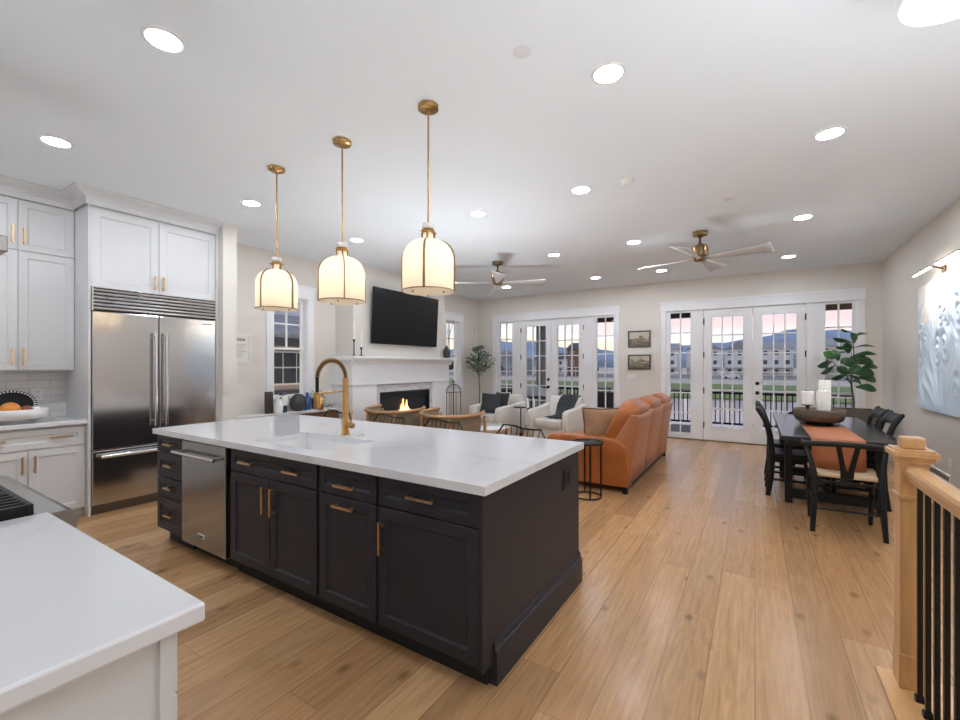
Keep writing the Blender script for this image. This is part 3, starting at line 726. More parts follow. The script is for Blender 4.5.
single('air_switch_button', MB().lathe([(0.026, 0), (0.026, 0.006), (0.02, 0.010), (0.0, 0.011)], 18, (-2.385, 2.17, 0.915)), 'steel_h', 'small round metal button set in the worktop beside the brass tap', 'button', (-2.385, 2.17, 0.915))
# spring tap
fx, fy = -2.53, 2.156
t = thing('kitchen_faucet', 'tall brass spring tap with pull-down sprayer standing behind the sink', 'tap', (fx, fy, 0.915))
MB().lathe([(0.031, 0), (0.031, 0.006), (0.0275, 0.008), (0.0275, 0.105), (0.022, 0.110), (0.0205, 0.41), (0.018, 0.415), (0.0, 0.417)], 20, (fx, fy, 0.915)).build('post', 'brass', t)
R_ = 0.122
hose = [(fx, fy, 1.30)] + [(fx, fy - R_ + R_ * math.cos(a), 1.335 + R_ * math.sin(a)) for a in [PI * i / 22 for i in range(23)]] + [(fx, fy - 2 * R_, 1.25)]
MB().tube(hose, 0.0115, 8).build('hose', 'black', t)
sp = []; path = [Vector(p) for p in hose[1:-1]]
for i in range(378):
    u = i / 377 * (len(path) - 1); k = min(int(u), len(path) - 2); p = path[k].lerp(path[k + 1], u - k); d = (path[k + 1] - path[k]).normalized()
    n_ = d.cross(X).normalized(); a = 2 * PI * i / 14
    sp.append(p + n_ * (0.0155 * math.cos(a)) + X * (0.0155 * math.sin(a)))
MB().tube(sp, 0.0027, 5).build('spring', 'brass', t)
hy = fy - 2 * R_
MB().lathe([(0.016, 0.10), (0.018, 0.085), (0.021, 0.08), (0.022, 0.0), (0.019, -0.005), (0, -0.005)][::-1], 16, (fx, hy, 1.135)).build('spray_head', 'brass', t)
MB().tube([(fx, hy, 1.30), (fx, hy, 1.235)], 0.012, 10).build('hose_end', 'black', t)
mb = MB(); mb.tube([(fx, fy - 0.02, 1.235), (fx, hy + 0.02, 1.228)], 0.0075, 8); mb.lathe([(0.019, 0), (0.025, 0), (0.025, 0.016), (0.019, 0.016), (0.019, 0)], 16, (fx, hy, 1.220)); mb.build('holder_arm', 'brass_old', t)
mb = MB(); mb.tube([(fx + 0.02, fy, 0.985), (fx + 0.075, fy, 0.985)], 0.021, 14); mb.tube([(fx + 0.058, fy, 1.0), (fx + 0.072, fy, 1.10)], [0.0065, 0.005], 8); mb.build('lever', 'brass_old', t)

# ------------------------------------------------------------------ range wall run (foreground left)
t = thing('base_cabinet', 'white base cabinet right of the range under the nearest worktop', 'cabinet', (-1.5, 0.12, 0))
carcass(t, -2.055, -1.045, -0.195, 0.42, 0, 0.874, 'cab_white', front='+y')
for x0 in (-2.05, -1.545):
    w = 0.498
    d = shaker('door', t, 'cab_white', (x0 + w, 0.42, 0.122), -X, Z, Y, w, 0.592); pull(d, (x0 + (w - 0.04 if x0 < -1.9 else 0.04), 0.44, 0.6), Z, Y, 0.15)
    d = shaker('drawer', t, 'cab_white', (x0 + w, 0.42, 0.722), -X, Z, Y, w, 0.146, 0.05); pull(d, (x0 + w / 2, 0.431, 0.795), X, Y, 0.15)
mb = MB(); mb.box(-1.045, -0.195, 0.0, -1.030, 0.4195, 0.874); mb.build('end_panel', 'cab_white', t)
mb = MB(); mb.box(-1.030, 0.396, 0.0, -1.018, 0.4195, 0.874); mb.build('end_stile', 'cab_white', t)
single('range_worktop', MB().box(-2.066, -0.198, 0.875, -0.99, 0.470, 0.915, 0.006), 'quartz', 'white quartz worktop nearest the camera, beside the range', 'worktop', (-1.5, 0.1, 0.875))
t = thing('gas_range', 'stainless gas range with black grates behind the nearest white worktop', 'range', (-2.53, 0.15, 0))
rx0, rx1 = -2.985, -2.072
mb = MB(); mb.box(rx0, -0.195, 0.08, rx1, 0.45, 0.895); mb.box(rx0 + 0.03, -0.15, 0, rx1 - 0.03, 0.38, 0.08); mb.build('body', 'steel', t)
MB().prism([(0.45, 0.895), (0.45, 0.80), (0.53, 0.815), (0.545, 0.835), (0.548, 0.875), (0.540, 0.897), (0.520, 0.905), (0.45, 0.905)], rx0, rx1, 'x').build('front_ledge', 'steel', t)
MB().box(rx0 + 0.01, -0.19, 0.895, rx1 - 0.01, 0.45, 0.905).build('cooktop', 'steel_dark', t)
MB().box(rx0, -0.197, 0.905, rx1, -0.17, 0.99).build('back_guard', 'steel', t)
for g in range(3):
    gx0 = rx0 + 0.02 + g * 0.292; gx1 = gx0 + 0.288; mb = MB()
    for a, b_, c, d in ((gx0, -0.13, gx1, -0.11), (gx0, 0.42, gx1, 0.44), (gx0, -0.11, gx0 + 0.02, 0.42), (gx1 - 0.02, -0.11, gx1, 0.42)): mb.box(a, b_, 0.905, c, d, 0.945, 0.004)
    for k in range(1, 6): xk = gx0 + (gx1 - gx0) * k / 6; mb.box(xk - 0.007, -0.12, 0.925, xk + 0.007, 0.43, 0.947, 0.003)
    mb.box(gx0, 0.14, 0.922, gx1, 0.162, 0.942, 0.003)
    mb.build('grate', 'black', t)
    for yy in (0.02, 0.29): MB().lathe([(0.05, 0), (0.05, 0.012), (0.035, 0.02), (0, 0.021)], 18, ((gx0 + gx1) / 2, yy, 0.905)).build('burner', 'iron', t)
for k in range(6):
    mb = MB(); xk = rx0 + 0.10 + k * 0.143; bm = bmesh.new(); bmesh.ops.create_cone(bm, cap_ends=True, segments=18, radius1=0.026, radius2=0.022, depth=0.04)
    mb.take(bm, False, Matrix.Translation((xk, 0.512, 0.76)) @ Matrix.Rotation(-PI / 2, 4, 'X')); mb.build('knob', 'steel_h', t)
MB().box(rx0 + 0.001, 0.44, 0.69, rx1 - 0.001, 0.492, 0.812).build('control_panel', 'steel', t)
o = MB().box(rx0 + 0.01, 0.44, 0.14, rx1 - 0.01, 0.475, 0.68, 0.004).build('oven_door', 'steel', t)
mb = MB(); mb.tube([(rx0 + 0.06, 0.53, 0.64), (rx1 - 0.06, 0.53, 0.64)], 0.013, 10); mb.box(rx0 + 0.08, 0.47, 0.63, rx0 + 0.1, 0.53, 0.65); mb.box(rx1 - 0.1, 0.47, 0.63, rx1 - 0.08, 0.53, 0.65); mb.build('handle', 'steel_h', o)
t = thing('range_hood', 'steel range hood lip at the left edge of the picture', 'hood', (-2.53, 0.1, 1.79))
MB().box(rx0, -0.195, 1.792, rx1, 0.375, 1.846, 0.004).build('rim', 'steel', t)
MB().box(rx0 + 0.03, -0.17, 1.786, rx1 - 0.03, 0.34, 1.792).build('filter', 'steel_dark', t)
mb = MB(); v0 = [(rx0, -0.195, 1.846), (rx1, -0.195, 1.846), (rx1, 0.365, 1.846), (rx0, 0.365, 1.846)]; v1 = [(rx0 + 0.2, -0.195, 2.35), (rx1 - 0.2, -0.195, 2.35), (rx1 - 0.2, 0.12, 2.35), (rx0 + 0.2, 0.12, 2.35)]; v2 = [(p[0], p[1], CEIL) for p in v1]
mb.add(v0 + v1 + v2, [(3, 2, 1, 0)] + [(k + i, k + (i + 1) % 4, k + (i + 1) % 4 + 4, k + i + 4) for k in (0, 4) for i in range(4)] + [(8, 9, 10, 11)])
mb.build('chimney', 'cab_white', t)

# ------------------------------------------------------------------ fridge wall (left)
CX = -5.35       # base cabinet boxes' front
t = thing('base_cabinet', 'white base cabinet with a long drawer over two doors, left of the refrigerator', 'cabinet', (-5.6, 1.08, 0))
carcass(t, XL + 0.003, CX, 0.705, 1.468, 0, 0.874, 'cab_white', front='+x')
d = shaker('drawer', t, 'cab_white', (CX, 0.709, 0.686), Y, Z, X, 0.755, 0.168, 0.05)
for y in (0.865, 1.295): pull(d, (CX + 0.011, y, 0.775), Y, X, 0.16)
for y0, hy_ in ((0.709, 1.045), (1.084, 1.122)):
    d = shaker('door', t, 'cab_white', (CX, y0, 0.090), Y, Z, X, 0.370 if y0 < 1 else 0.380, 0.584); pull(d, (CX + 0.02, hy_, 0.555), Z, X, 0.15)
t = thing('corner_cabinet', 'white base cabinet in the corner left of the long drawer', 'cabinet', (-5.6, 0.3, 0))
carcass(t, XL + 0.003, CX, -0.195, 0.701, 0, 0.874, 'cab_white', front='+x')
d = shaker('door', t, 'cab_white', (CX, 0.48, 0.090), Y, Z, X, 0.218, 0.76)
single('counter_worktop', MB().box(XL, -0.198, 0.875, -5.290, 1.469, 0.915, 0.005), 'quartz', 'short white quartz worktop left of the refrigerator', 'worktop', (-5.6, 0.6, 0.875))
struct('wall_backsplash', MB().box(XL, -0.2, 0.915, XL + 0.012, 1.469, 1.375), 'tile')
UX = -5.66
def upper(label, y0, y1, seam):
    t = thing('wall_cabinet', label, 'cabinet', (XL, (y0 + y1) / 2, 1.375))
    MB().box(XL + 0.003, y0, 1.375, UX, y1, 2.935).build('carcass', 'cab_white', t)
    for a, b_, hs in ((y0 + 0.003, seam - 0.002, -1), (seam + 0.002, y1 - 0.003, 1)):
        hy_ = (b_ - 0.035) if hs < 0 else (a + 0.035)
        d = shaker('door', t, 'cab_white', (UX, a, 1.378), Y, Z, X, b_ - a, 1.085); pull(d, (UX + 0.02, hy_, 1.50), Z, X, 0.16)
        d = shaker('door', t, 'cab_white', (UX, a, 2.470), Y, Z, X, b_ - a, 0.458); pull(d, (UX + 0.02, hy_, 2.60), Z, X, 0.16)
upper('tall white wall cabinet of four doors above the tiled counter, beside the refrigerator', 0.695, 1.469, 1.081)
upper('white wall cabinet in the far left corner above the worktop', -0.05, 0.690, 0.320)
t = thing('refrigerator_cabinet', 'white cabinet surround with two doors above the refrigerator', 'cabinet', (-5.6, 2.05, 0))
MB().box(XL + 0.003, 1.470, 0, -5.275, 1.488, 2.935).build('side_panel', 'cab_white', t)
MB().box(XL + 0.003, 2.609, 0, -5.275, 2.638, 2.935).build('side_panel', 'cab_white', t)
MB().box(XL + 0.003, 1.488, 2.165, -5.300, 2.608, 2.935).build('carcass', 'cab_white', t)
for a, b_, hy_ in ((1.490, 2.041, 2.005), (2.046, 2.606, 2.083)):
    d = shaker('door', t, 'cab_white', (-5.300, a, 2.169), Y, Z, X, b_ - a, 0.745, 0.068); pull(d, (-5.280, hy_, 2.275), Z, X, 0.15)
def crown(x):   # profile from the face x, growing into the room
    return [(x - 0.06, 2.935), (x + 0.022, 2.935), (x + 0.022, 2.985), (x + 0.03, 2.992), (x + 0.036, 3.005), (x + 0.06, 3.02), (x + 0.10, 3.036), (x + 0.12, 3.052), (x + 0.128, 3.056), (x + 0.128, CEIL), (x - 0.06, CEIL)]
mb = MB()
mb.prism([(a, b_) for a, b_ in crown(UX + 0.02)], -0.05, 1.47, 'y')
offs = [(a + 5.28, b_) for a, b_ in crown(-5.28)][1:-1]      # mitred at the refrigerator cabinet's corner
mb.sheet([[(-5.66, 1.470 - o_, z_), (-5.28 + o_, 1.470 - o_, z_), (-5.28 + o_, 2.639, z_)] for o_, z_ in offs])
mb.sm = [False] * len(mb.sm)
mb.box(XL, -0.05, 2.936, UX, 1.470, CEIL); mb.box(XL, 1.470, 2.936, -5.282, 2.639, CEIL)
struct('trim_6', mb, 'cab_white')
FX = -5.262
t = thing('refrigerator', 'wide built-in stainless french-door refrigerator with grille on top and freezer drawer', 'refrigerator', (-5.55, 2.05, 0))
MB().box(XL + 0.02, 1.492, 0.0, -5.31, 2.603, 2.16).build('body', 'steel_dark', t)
mb = MB(); mb.box(-5.31, 1.492, 1.945, -5.285, 2.603, 2.16)
mb.cur = 1
for k in range(6):
    z = 1.955 + k * 0.0345; mb.prism([(-5.285, z), (-5.262, z - 0.001), (-5.254, z + 0.007), (-5.262, z + 0.022), (-5.285, z + 0.022)], 1.50, 2.595, 'y')
for a, b_ in ((1.492, 1.502), (2.593, 2.603)): mb.box(-5.31, a, 1.941, -5.256, b_, 2.163)
mb.box(-5.31, 1.492, 2.158, -5.254, 2.603, 2.166); mb.build('grille', ['gap', 'steel_h'], t)
def fdoor(nm, y0, y1, z0, z1): return MB().box(-5.305, y0, z0, FX, y1, z1, 0.008).build(nm, 'steel_fridge', t)
def fhandle(par, p, q):
    p, q = Vector(p), Vector(q); mb = MB(); mb.tube([p, q], 0.0165, 14); d = (q - p).normalized()
    for c in (p + d * 0.05, q - d * 0.05): mb.tube([c, c - X * 0.06], 0.012, 10)
    mb.build('handle', 'steel_h', par)
d = fdoor('door', 1.495, 2.034, 0.615, 1.936); fhandle(d, (FX + 0.058, 1.990, 0.80), (FX + 0.058, 1.990, 1.76))
d = fdoor('door', 2.041, 2.600, 0.615, 1.936); fhandle(d, (FX + 0.058, 2.085, 0.80), (FX + 0.058, 2.085, 1.76))
mb = MB()
for k in range(8): mb.box(FX, 2.455 + k * 0.013, 1.880, FX + 0.002, 2.455 + k * 0.013 + 0.008, 1.892)
mb.build('badge', 'steel_dark', d, label='small dark lettering on the upper right door')
d = fdoor('freezer_drawer', 1.495, 2.600, 0.095, 0.607); fhandle(d, (FX + 0.058, 1.545, 0.555), (FX + 0.058, 2.545, 0.555))
MB().box(-5.40, 1.495, 0.0, -5.335, 2.60, 0.088).build('toe_grille', 'gap', t)

# things on the left counter
t = thing('pedestal_bowl', 'wide white bowl on a low foot standing on the left counter', 'bowl', (-5.5, 1.03, 0.915))
MB().lathe([(0.10, 0), (0.105, 0.008), (0.085, 0.018), (0.08, 0.028), (0.19, 0.034), (0.215, 0.045), (0.218, 0.118), (0.212, 0.124), (0.205, 0.118), (0.20, 0.055), (0.0, 0.048)], 40, (-5.5, 1.03, 0.915)).build('bowl', 'ceramic', t)
def fruit(x, y, z, r, m, label, s=1.0):
    o = single('fruit', MB().cushion(x, y, z, r, r, r * s, 1.0, 10), m, label, 'fruit', (x, y, z)); 
fruit(-5.47, 1.0, 1.032, 0.068, 'orange', 'large orange fruit in the white pedestal bowl', 1.0)
fruit(-5.50, 1.108, 1.018, 0.045, 'fruit_red', 'dark red fruit in the white pedestal bowl beside the orange one')
fruit(-5.52, 1.175, 1.018, 0.03, 'ceramic', 'small pale fruit at the right of the white pedestal bowl')
t = thing('decorative_plate', 'round dark plate with white dashed rim leaning on the tiled wall', 'plate', (-5.8, 1.055, 0.915))
mt = Matrix.Translation((-5.838, 1.075, 1.052)) @ Matrix.Rotation(PI / 2 - 0.16, 4, 'Y') @ Matrix.Diagonal((0.82, 1.03, 1, 1))
def on(mtx, mb): mb.v = [tuple(mtx @ Vector(p)) for p in mb.v]; return mb
on(mt, MB().lathe([(0.0, 0.0), (0.12, 0.0), (0.165, 0.014), (0.162, 0.02), (0.12, 0.007), (0.0, 0.006)], 40)).build('plate', 'green_glass', t)
on(mt, MB().lathe([(0.127, 0.0095), (0.164, 0.0212), (0.164, 0.0222), (0.127, 0.0105)], 40)).build('rim_band', 'black', t)
mb = MB()
for k in range(40):
    a = 2 * PI * k / 40; q = Vector((math.cos(a), math.sin(a), 0)); p = Vector((-q.y, q.x, 0)); n_ = (q * 0.012 + Z * 0.037).normalized(); 
    c = q * 0.150 + Z * 0.0185; mb.obox(c, p, q, Z, (-0.0065, -0.009, -0.002), (0.0065, 0.009, 0.0022 + 0.0035))
on(mt, mb).build('rim_dashes', 'ceramic', t)
t = thing('power_outlet', 'white double power outlet on the tiled wall beside the dark plate', 'outlet', (XL + 0.012, 1.26, 1.14))
MB().box(XL + 0.012, 1.222, 1.082, XL + 0.018, 1.298, 1.198, 0.003).build('cover_plate', 'plastic', t)
for z in (1.115, 1.165):
    o = MB().box(XL + 0.018, 1.242, z - 0.017, XL + 0.021, 1.278, z + 0.017, 0.002).build('socket', 'plastic', t)
    mb = MB(); mb.box(XL + 0.021, 1.252, z - 0.006, XL + 0.0215, 1.255, z + 0.008); mb.box(XL + 0.021, 1.265, z - 0.006, XL + 0.0215, 1.268, z + 0.008); mb.build('slot', 'ink', o)
# ------------------------------------------------------------------ lamps in the ceiling
def make_can(label, x, y):
    t = thing('recessed_light', label, 'ceiling light', (x, y, CEIL))
    MB().lathe([(0.094, 0.0), (0.094, -0.003), (0.088, -0.006), (0.076, -0.006), (0.074, -0.002), (0.074, 0.0)], 28, (x, y, CEIL)).build('trim_ring', 'plastic', t)
    MB().lathe([(0.0, -0.004), (0.0745, -0.004)], 28, (x, y, CEIL)).build('lens', 'can_lens', t)
    return t
can0 = make_can('bright recessed ceiling light at the upper left, largest one above the foreground worktop', -2.53, 1.00)
for x, y, lb in ((-4.35, 1.03, 'recessed ceiling light nearest the white wall cabinets at far left'),
                 (-0.70, 2.46, 'large recessed ceiling light at top centre, right of the third pendant stem'),
                 (0.45, 3.94, 'recessed ceiling light at upper right, above the dining end of the room'),
                 (-1.38, 3.95, 'recessed ceiling light left of the round ceiling detector, past the third pendant'),
                 (-4.32, 2.48, 'recessed ceiling light left of the first pendant, in front of the wing wall'),
                 (-2.54, 3.97, 'recessed ceiling light just right of the third pendant shade, left of centre'),
                 (0.45, 6.00, 'recessed ceiling light right of the nearer fan, second in the right-hand row'),
                 (-1.37, 6.00, 'recessed ceiling light immediately left of the nearer ceiling fan'),
                 (-4.42, 3.95, 'recessed ceiling light between the second and third pendant stems'),
                 (-2.53, 6.05, 'recessed ceiling light to the right of the farther ceiling fan canopy'),
                 (-2.53, 8.05, 'recessed ceiling light near the far wall, above the left pair of glazed doors'),
                 (-1.37, 8.05, 'recessed ceiling light seen below the left blade of the nearer fan'),
                 (-4.41, 8.00, 'recessed ceiling light seen right below the farther ceiling fan'),
                 (0.43, 8.05, 'recessed ceiling light near the far wall above the right pair of glazed doors'),
                 (-4.42, 6.02, 'recessed ceiling light hidden behind the farther fan, above the fireplace'),
                 (-4.35, 0.10, 'added recessed ceiling light out of view over the kitchen corner'),  # out-of-view lamp added to light the kitchen side
                 (0.42, -2.40, 'added recessed ceiling light out of view at the rear end of the hall')):  # lamp behind the camera, added as extra light from the hall
    dup(can0, (x, y, CEIL), 0, lb)
for x, y, lb in ((-1.036, 2.048, 'faint round white speaker flush in the ceiling near the top centre'), (-0.218, 4.954, 'faint round white speaker flush in the ceiling above the nearer fan')):
    single('ceiling_speaker', MB().lathe([(0.05, 0), (0.048, -0.0015), (0.001, -0.0016), (0.0, -0.0016)], 28, (x, y, CEIL)), 'speaker', lb, 'speaker', (x, y, CEIL))
t = thing('smoke_detector', 'small round white smoke detector on the ceiling', 'detector', (-0.962, 3.961, CEIL))
MB().lathe([(0.062, 0), (0.062, -0.012), (0.056, -0.018)], 24, (-0.962, 3.961, CEIL)).build('base', 'plastic', t)
MB().lathe([(0.05, -0.018), (0.048, -0.03), (0.03, -0.038), (0, -0.039)], 24, (-0.962, 3.961, CEIL)).build('cover', 'plastic', t)
t = thing('drum_light', 'white drum-shaped ceiling lamp cut off by the top right corner', 'ceiling light', (0.66, 2.27, CEIL))
MB().lathe([(0.05, 0), (0.05, -0.04), (0.012, -0.045), (0.012, -0.10)], 18, (0.66, 2.27, CEIL)).build('mount', 'plastic', t)
MB().lathe([(0.0, -0.095), (0.195, -0.10), (0.195, -0.28), (0.19, -0.28), (0.19, -0.275), (0.0, -0.272)], 40, (0.66, 2.27, CEIL)).build('shade', 'ceiling', t)

# pendants over the island
def make_pendant(label, x, y):
    t = thing('pendant_light', label, 'pendant light', (x, y, CEIL))
    c = (x, y, CEIL)
    MB().lathe([(0.065, 0), (0.065, -0.022), (0.06, -0.026), (0.014, -0.028), (0.012, -0.05), (0.0, -0.05)], 28, c).build('canopy', 'brass_old', t)
    MB().tube([(x, y, CEIL - 0.03), (x, y, CEIL - 0.76)], 0.0062, 8).build('stem', 'brass_old', t)
    MB().lathe([(0.0, -0.748), (0.036, -0.75), (0.038, -0.756), (0.038, -0.786), (0.0, -0.787)][::-1], 24, c).build('neck_cap', 'ceramic', t)
    mb = MB(); mb.lathe([(0.036, -0.789), (0.043, -0.789), (0.043, -0.812), (0.036, -0.812), (0.036, -0.789)], 24, c)
    for k in range(4):
        a = PI / 4 + k * PI / 2; mb.tube([(x + 0.04 * math.cos(a), y + 0.04 * math.sin(a), CEIL - 0.80), (x + 0.058 * math.cos(a), y + 0.058 * math.sin(a), CEIL - 0.80)], 0.004, 6)
    mb.build('collar', 'brass', t)
    prof = [(0.033, -0.787), (0.033, -0.842)]
    for k in range(9):
        a = PI / 2 * k / 8; prof.append((0.044 + 0.117 * math.sin(a), -0.975 + 0.120 * math.cos(a)))
    prof += [(0.162, -1.06), (0.162, -1.182)]
    MB().lathe(prof, 56, c).build('shade', 'shade', t).data.polygons.foreach_get
    o = t.children[-1]
    # open neck and mouth: remove the flat end caps
    bm = bmesh.new(); bm.from_mesh(o.data); bmesh.ops.delete(bm, geom=[f for f in bm.faces if len(f.verts) > 8], context='FACES'); bm.to_mesh(o.data); bm.free()
    out = [(r + 0.003, z) for r, z in prof[1:]]
    for k in range(4):
        a = math.radians(58 + 45) + k * PI / 2; ca, sa = math.cos(a), math.sin(a)
        MB().tube([(x + r * ca, y + r * sa, CEIL + z) for r, z in [(0.041, -0.81)] + out], 0.0085, 6, flat=(0.5, 1.0)).build('strap', 'bronze', t)
    mb = MB(); mb.tube(arc((x, y, CEIL - 1.178), 0.1645, 0, 2 * PI * 55 / 56, 55), 0.0035, 6, closed=True)
    mb.build('bottom_ring', 'bronze', t)
    MB().lathe([(0.0, -1.184), (0.159, -1.179)], 40, c).build('diffuser', 'shade', t)
    mb = MB()
    for k in range(3):
        a = k * 2 * PI / 3 + 0.4; MB().lathe([(0.0, -1.196), (0.006, -1.194), (0.006, -1.184)], 8, (x + 0.11 * math.cos(a), y + 0.11 * math.sin(a), CEIL)).build('thumb_screw', 'brass', t)
    MB().cushion(x, y, CEIL - 0.99, 0.042, 0.042, 0.055, 1.0, 8).build('bulb', 'bulb', t)
    return t
p0 = make_pendant('dome pendant with two dark straps in view, farthest along the island', -3.377, 2.155)
p1 = dup(p0, (-2.566, 2.155, CEIL), math.radians(42), 'middle pendant of three above the island, right above the brass tap')
p2 = dup(p0, (-1.755, 2.155, CEIL), math.radians(107), 'nearest and largest-looking pendant, hanging in front of the television')

# ceiling fans
def make_fan(label, x, y, rot):
    t = thing('ceiling_fan', label, 'ceiling fan', (0, 0, 0))
    c = (0, 0, CEIL)
    MB().lathe([(0.088, 0), (0.088, -0.04), (0.078, -0.052), (0.03, -0.056), (0.02, -0.075), (0.0, -0.075)], 28, c).build('canopy', 'bronze', t)
    MB().lathe([(0.013, -0.05), (0.013, -0.14), (0.03, -0.145), (0.034, -0.165)], 14, c).build('downrod', 'bronze', t)
    mb = MB(); mb.lathe([(0.03, -0.155), (0.05, -0.165), (0.084, -0.172), (0.088, -0.18), (0.088, -0.30), (0.08, -0.308), (0.072, -0.315), (0.072, -0.35), (0.06, -0.362), (0.0, -0.364)], 28, c)
    for k in range(8):
        a = k * PI / 4; mb.obox((0.09 * math.cos(a), 0.09 * math.sin(a), CEIL - 0.30), (-math.sin(a), math.cos(a), 0), Z, (math.cos(a), math.sin(a), 0), (-0.008, 0, -0.004), (0.008, 0.09, 0.006))
    mb.build('motor_housing', 'bronze', t)
    for k in range(4):
        a = k * PI / 2; d = Vector((math.cos(a), math.sin(a), 0)); s = Vector((-math.sin(a), math.cos(a), 0)); g = []
        for i in range(9):
            u = i / 8; r = 0.07 + u * 0.68; w = 0.035 + 0.075 * u ** 1.2; row = []
            tw = math.radians(-16)
            for j in (-1, -0.33, 0.33, 1):
                row.append(c + Vector() if False else Vector(c) + d * r + s * (j * w * math.cos(tw)) + Z * (-0.335 + j * w * math.sin(tw)))
            g.append(row)
        b_ = MB().sheet(g, 0.007).build('blade', 'fan_blade', t)
    t.location = (x, y, 0); t.rotation_euler = (0, 0, rot)
    return t
fan0 = make_fan('nearer ceiling fan with bronze motor and four pale blades, right of centre', -0.574, 5.986, math.radians(-12))
dup(fan0, (-3.466, 5.995, 0), math.radians(31), 'farther ceiling fan with bronze canopy, seen beside the third pendant')

# ------------------------------------------------------------------ living room
t = thing('fireplace', 'white fireplace with deep mantel, marble surround and lit gas fire', 'fireplace', (-5.45, 6.03, 0))
SX = -5.41
MB().box(XL + 0.001, 4.66, 1.535, -5.27, 7.42, 1.575, 0.004).build('mantel_shelf', 'trim', t)
mb = MB(); prof = [(0, 1.43), (0.012, 1.43), (0.014, 1.45), (0.03, 1.465), (0.05, 1.49), (0.075, 1.51), (0.095, 1.518), (0.095, 1.535), (0, 1.535)]
mb.prism([(SX + a, b_) for a, b_ in prof], 4.70, 7.37, 'y'); mb.prism([(4.745 - a, b_) for a, b_ in prof], XL + 0.001, SX + 0.05, 'x'); mb.prism([(7.325 + a, b_) for a, b_ in prof], XL + 0.001, SX + 0.05, 'x')
mb.build('crown', 'trim', t)
mb = MB(); mb.box(-5.4695, 4.745, 1.12, SX, 7.325, 1.44); mb.box(XL + 0.001, 4.745, 1.12, -5.4695, 4.814, 1.44); mb.box(XL + 0.001, 7.251, 1.12, -5.4695, 7.325, 1.44)
mb.box(-5.4695, 4.725, 1.100, SX + 0.018, 7.345, 1.124); mb.box(XL + 0.001, 4.725, 1.1, -5.4695, 4.814, 1.124); mb.box(XL + 0.001, 7.251, 1.1, -5.4695, 7.345, 1.124)
mb.build('frieze', 'trim', t)
for y0, y1 in ((4.755, 5.277), (6.79, 7.315)):
    mb = MB(); mb.box(-5.4695, y0, 0, SX - 0.004, y1, 1.10); mb.box(SX - 0.004, y0 - 0.008, 0, SX + 0.012, y1 + 0.004, 0.16); 
    mb.box(XL + 0.001, y0 if y0 < 6 else 7.251, 0, -5.4695, 4.814 if y0 < 6 else y1, 1.1)
    mb.build('pilaster', 'trim', t)
mb = MB(); mb.box(-5.4695, 5.277, 0.96, SX - 0.02, 6.79, 1.10); mb.box(-5.4695, 5.277, 0, SX - 0.02, 5.365, 0.96); mb.box(-5.4695, 6.70, 0, SX - 0.02, 6.79, 0.96); mb.box(-5.4695, 5.365, 0, SX - 0.02, 6.70, 0.42)
mb.build('marble_surround', 'marble_tile', t)
mb = MB(); x0 = -5.4685; mb.box(x0, 5.366, 0.421, x0 + 0.004, 6.699, 0.959)
for a in ((x0, 5.366, 0.421, SX - 0.012, 5.40, 0.959), (x0, 6.665, 0.421, SX - 0.012, 6.699, 0.959), (x0, 5.40, 0.925, SX - 0.012, 6.665, 0.959), (x0, 5.40, 0.421, SX - 0.012, 6.665, 0.50), (x0, 5.40, 0.87, SX - 0.03, 6.665, 0.885)): mb.box(*a)
o = mb.build('firebox', 'firebox', t)
mb = MB()
for k in range(7):
    y = 5.55 + k * 0.16; mb.tube([(SX - 0.05, y - 0.11, 0.52), (SX - 0.03, y + 0.11, 0.545)], 0.02, 7)
mb.build('logs', 'log', o)
rf = random.Random(4)
mb = MB()
for k, (y, h) in enumerate(((5.86, 0.09), (5.92, 0.20), (5.965, 0.30), (6.015, 0.15), (6.06, 0.27), (6.11, 0.13), (6.16, 0.08))):
    mb.lathe([(0.004, 0), (0.022, h * 0.2), (0.017, h * 0.5), (0.007, h * 0.8), (0.0, h)], 8, (SX - 0.038, y, 0.53), 0.6, 1.2)
mb.build('flames', 'flame', o)

t = thing('television', 'large black wall-mounted television above the fireplace mantel', 'television', (-5.47, 6.0, 2.262))
mtv = Matrix.Translation((-5.37, 6.005, 2.262)) @ Matrix.Rotation(math.radians(3.0), 4, 'Y')
on(mtv, MB().box(-0.02, -0.872, -0.475, 0.012, 0.872, 0.475, 0.006)).build('bezel', 'black', t)
on(mtv, MB().box(0.0118, -0.862, -0.462, 0.0135, 0.862, 0.466)).build('screen', 'screen', t)
mb = on(mtv, MB().box(-0.05, -0.3, -0.2, -0.02, 0.3, 0.2)); mb.box(-5.47, 5.80, 2.13, -5.395, 6.2, 2.39); mb.build('wall_mount', 'black', t)

def candlestick(y, h, label, taper):
    t = thing('candlestick', label, 'candlestick', (-5.36, y, 1.575)); c = (-5.36, y, 1.575)
    MB().lathe([(0.045, 0), (0.045, 0.006), (0.012, 0.012), (0.009, 0.03), (0.009, h - 0.04), (0.015, h - 0.03), (0.018, h - 0.02), (0.018, h), (0, h)], 16, c).build('holder', 'black', t)
    if taper: MB().lathe([(0.011, h), (0.009, h + taper), (0.0, h + taper + 0.006)], 10, c).build('candle', 'wax', t)
candlestick(4.735, 0.26, 'tall black candlestick with a white taper on the left end of the mantel', 0.28)
candlestick(4.885, 0.14, 'short black candlestick with a white taper right of the tall one on the mantel', 0.26)
t = thing('vase', 'dark grey vase with thin leafy twigs on the right end of the mantel', 'vase', (-5.38, 7.21, 1.575)); c = (-5.38, 7.21, 1.575)
MB().lathe([(0.05, 0), (0.06, 0.02), (0.072, 0.09), (0.072, 0.15), (0.045, 0.21), (0.025, 0.235), (0.03, 0.25), (0.024, 0.25), (0.018, 0.235), (0, 0.23)], 24, c).build('vase', 'dark_ceramic', t)
mb = MB(); rv = random.Random(3)
